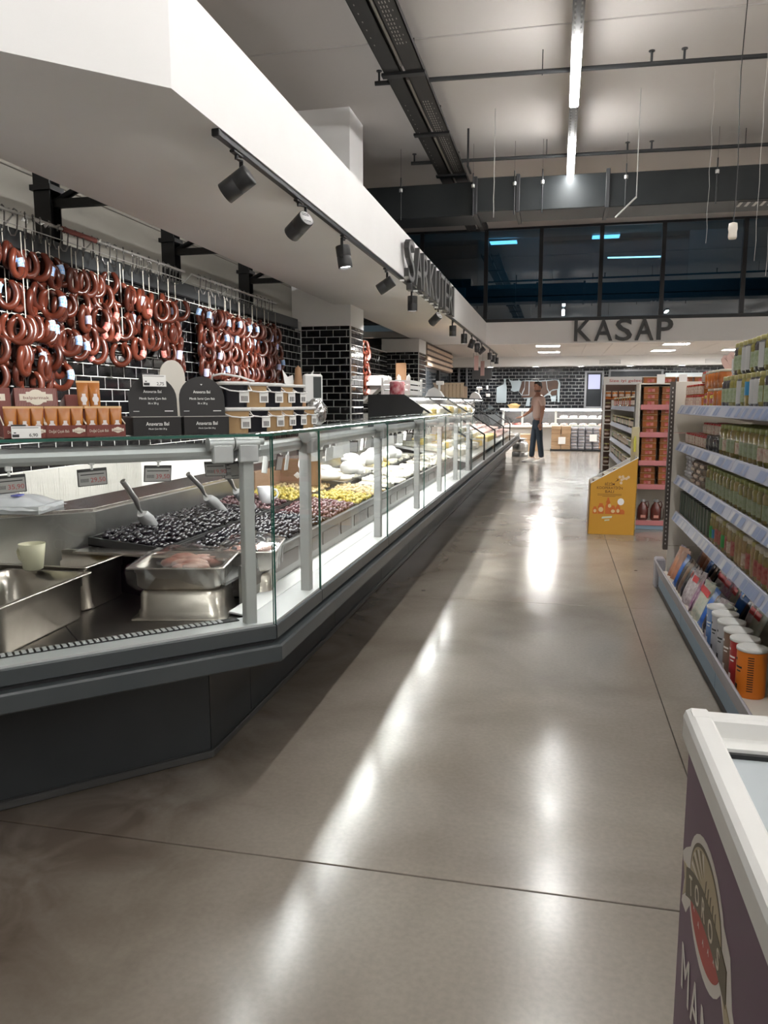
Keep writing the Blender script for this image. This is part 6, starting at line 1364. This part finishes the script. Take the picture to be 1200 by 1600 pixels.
MB(hT).lathe([(.052, -.112), (.066, -.09), (.066, -.07), (.050, -.072)], n=16, sy=1.22, cap=False).build('beard', mat('beard_stubble', (.09, .05, .035), .8), man)
def hand(T, nm_, curl):
    b = MB(T); b.ball((0, 0, -.045), .040, .018, .052, 10, 7)
    for k in range(4):
        x = -.027 + .018 * k; l = (.065, .078, .074, .058)[k]
        b.tube([(x, 0, -.08), (x, -curl * .2, -.08 - l * .45), (x, -curl * .7, -.08 - l * .8), (x, -curl * 1.2, -.08 - l)], .009, 7)
    b.tube([(-.032, -.004, -.03), (-.052, -.014, -.06), (-.05, -.024, -.09)], .010, 7)
    b.build(nm_, skin, man)
hand(Matrix.Translation((.22, -.02, .90)) @ RZ(R(90)), 'left_hand', .03)
hand(Matrix.Translation((-.205, -.29, 1.05)) @ Matrix.Rotation(R(-65), 4, 'X'), 'right_hand', .03)
shm = mat('shoe_white', (.70, .66, .62), .5)
for s, y in ((1, .08), (-1, -.09)):
    x = s * .115; sh = MB(Matrix.Translation((x, y, 0)))
    sh.add([], [])
    L = []
    for k in range(9):
        u = k / 8; yy = .07 - .29 * u; w = .042 + .010 * sin(pi * min(1, u * 1.1)) - (.012 if k == 8 else 0) - (.006 if k == 0 else 0); h = (.095, .10, .095, .085, .07, .058, .048, .04, .025)[k]
        L.append([(w * cos(R(a)) if a <= 180 else w * cos(R(a)), yy, .022 + max(0, sin(R(a))) * (h - .022) if a <= 180 else .022) for a in range(0, 181, 20)])
    n_ = len(L[0]); vs = [p for l in L for p in l]
    sh.add(vs, [(j * n_ + i, j * n_ + i + 1, (j + 1) * n_ + i + 1, (j + 1) * n_ + i) for j in range(8) for i in range(n_ - 1)], True); sh.add(L[0], [tuple(range(n_))]); sh.add(L[-1], [tuple(range(n_))[::-1]])
    sh.build('shoe', shm, man)
    MB(Matrix.Translation((x, y, 0))).prism([(-.045, .075), (-.052, -.05), (-.05, -.15), (-.03, -.215), (.03, -.215), (.05, -.15), (.052, -.05), (.045, .075)], 0, .024, 'z').build('sole', plw, man)
man.rotation_euler = (0, 0, R(-68))
# ================================================================ CHEST FREEZER
fz = thing('chest_freezer', 'white-rimmed chest freezer with plum side and watermelon emblem at the lower right', 'freezer', (.55, .3, 0))
plum = mat('plum_print', (.085, .026, .075), .42, noise=(1.5, (.105, .034, .09), .8))
Xs = .195; Yn = 1.117
MB().cbox(Xs, 1.0, -1.0, Yn, .03, .876, .006).build('cabinet', plum, fz)
for x, y in ((.3, 1.0), (.9, 1.0), (.3, -.9), (.9, -.9)): MB().cyl((x, y, 0), (x, y, .03), .03, n=12).build('foot', blk, fz)
rimm = mat('rim_white', (.74, .74, .72), .35, noise=(9, (.66, .66, .64), .6))
rp = [(0, .022), (.004, .018), (.034, .018), (.034, .060), (.030, .064), (.010, .064), (.003, .060), (.0, .052)]
MB().prism([(Xs - .008 + u, .857 + v) for u, v in rp], -1.0, Yn + .006, 'y').build('rim_side', rimm, fz)
MB().prism([(Yn + .006 - u, .8575 + v) for u, v in rp], Xs - .0, 1.0, 'x').build('rim_end', rimm, fz)
MB().prism([(1.005 - u, .857 + v) for u, v in rp], -1.0, Yn + .006, 'y').build('rim_side', rimm, fz)
MB().box(Xs + .026, .972, 1.055, Yn - .028, .87, .895).build('rim_step', rimm, fz)
MB().box(Xs + .026, Xs + .036, -1.0, 1.055, .87, .893).build('rim_step', mat('step_grey', (.45, .48, .5), .4), fz)
MB().box(Xs + .038, .965, .965, 1.05, .868, .884).box(Xs + .038, Xs + .075, -.95, .965, .868, .884).build('lid_frame', mat('lid_frame_grey', (.42, .46, .48), .35), fz)
MB().box(Xs + .036, .97, 1.048, 1.056, .868, .890).build('seal', blk, fz)
MB().box(Xs + .075, .96, -.95, .965, .871, .876).build('lid_glass', mat('smoked_lid', (.16, .18, .18), .08, spec=.8), fz)
# emblem: u to the right (towards the camera side), v up
lw_ = mat('emblem_white', (.74, .70, .66), .5); lt = mat('emblem_sand', (.48, .40, .26), .5); ltd = mat('emblem_olive', (.12, .095, .055), .5); lr = mat('emblem_red', (.42, .05, .035), .5)
FL = Matrix.Translation((Xs, .945, .738)) @ FR_NX @ RZ(R(8))
def flat(pts, lift, m, nm_):
    b = MB(FL); b.add([(u, v, lift) for u, v in pts] + [(u, v, 0.00005) for u, v in pts], [tuple(range(len(pts)))] + [(i, len(pts) + i, len(pts) + (i + 1) % len(pts), (i + 1) % len(pts)) for i in range(len(pts))]); return b.build(nm_, m, fz)
def el(a, b_, cx=0, cy=0, a0=0, a1=360, n=32): return [(cx + a * cos(R(a0 + (a1 - a0) * k / n)), cy + b_ * sin(R(a0 + (a1 - a0) * k / n))) for k in range(n + (0 if a1 - a0 == 360 else 1))]
def arc(u): return -.030 + .022 * (1 - (u / .125) ** 2)
flat(el(.117, .083, 0, -.008), .0006, lw_, 'emblem_ground')
flat([(-.165, -.075), (-.145, -.03), (-.168, -.005), (-.14, .012), (-.10, .03), (.10, .03), (.14, .012), (.150, -.02), (.155, -.035), (.19, -.062), (.145, -.055), (.15, -.105), (.10, -.05), (-.10, -.05), (-.13, -.075)], .0005, lw_, 'emblem_border')
flat(el(.102, .068, 0, -.004, 0, 180), .0009, ltd, 'emblem_rim'); flat(el(.097, .063, 0, -.004, 0, 180), .0012, lt, 'emblem_field')
for k in range(7): 
    a = R(100 + 11 * k); flat([(.03 * cos(a - .04), .0 + .03 * sin(a - .04)), (.09 * cos(a - .05), .056 * sin(a - .05)), (.09 * cos(a + .04), .056 * sin(a + .04))], .0014, ltd if k % 2 else lw_, 'sun_ray')
for k in range(5): flat([(.0 + .016 * k, .006), (.004 + .016 * k, .006), (.012 + .014 * k, .034 - .003 * k), (.006 + .014 * k, .030 - .003 * k)], .0014, ltd, 'field_line')
flat([(-.098, -.030)] + [(u, arc(u) - .012) for u in (-.08, -.04, 0, .04, .08)] + [(.098, -.030)] + el(.098, .052, 0, -.022, 350, 190, 24), .0011, lr, 'melon_slice')
for k in range(5): u = -.065 + .032 * k; flat([(u - .004, -.052 + .006 * abs(k - 2)), (u, -.049 + .006 * abs(k - 2)), (u + .004, -.052 + .006 * abs(k - 2)), (u, -.044 + .006 * abs(k - 2))][::1], .0014, lw_, 'seed')
us = [-.128 + .0256 * k for k in range(11)]
flat([(u, arc(u) - .019) for u in us] + [(u, arc(u) + .021) for u in us[::-1]], .0016, ltd, 'ribbon')
flat([(-.128, -.045), (-.155, -.062), (-.140, -.035), (-.152, -.012), (-.12, -.008)], .0013, lt, 'ribbon_tail'); flat([(.128, -.045), (.165, -.06), (.138, -.065), (.135, -.09), (.11, -.04)], .0013, lt, 'ribbon_tail')
for k, c in enumerate('TOROS'):
    u = -.088 + .044 * k; sl = -2 * .022 * u / .125 ** 2
    text(c, .026, FL @ Matrix.Translation((u, arc(u) + .001, .0018)) @ RZ(math.atan(sl)), creamp, fz, 'letter_' + c.lower(), .0004, bold=.006)
for k, c in enumerate('MANDA'): text(c, .066, FL @ Matrix.Translation((-.115 + .072 * k, -.152, .0007)), lw_, fz, 'letter_' + c.lower(), .0005, .058)
text('yoğurdu', .028, FL @ Matrix.Translation((-.05, -.225, .0005)), lw_, fz, 'lettering', .0004, .13)
# ================================================================ unique labels: where look-alikes remain, say which one by its order from the camera
_by = {}
for o in bpy.data.objects:
    if o.get('category') and o.parent is None: _by.setdefault(o['label'], []).append(o)
def _ord(n): return '%d%s' % (n, 'th' if 10 <= n % 100 <= 20 else {1: 'st', 2: 'nd', 3: 'rd'}.get(n % 10, 'th'))
for lab, L in _by.items():
    if len(L) > 1 and len(lab.split()) <= 13:
        for i, o in enumerate(sorted(L, key=lambda q: (q.location - cam.location).length)): o['label'] = lab + (', nearest one' if i == 0 else ', %s nearest' % _ord(i + 1))
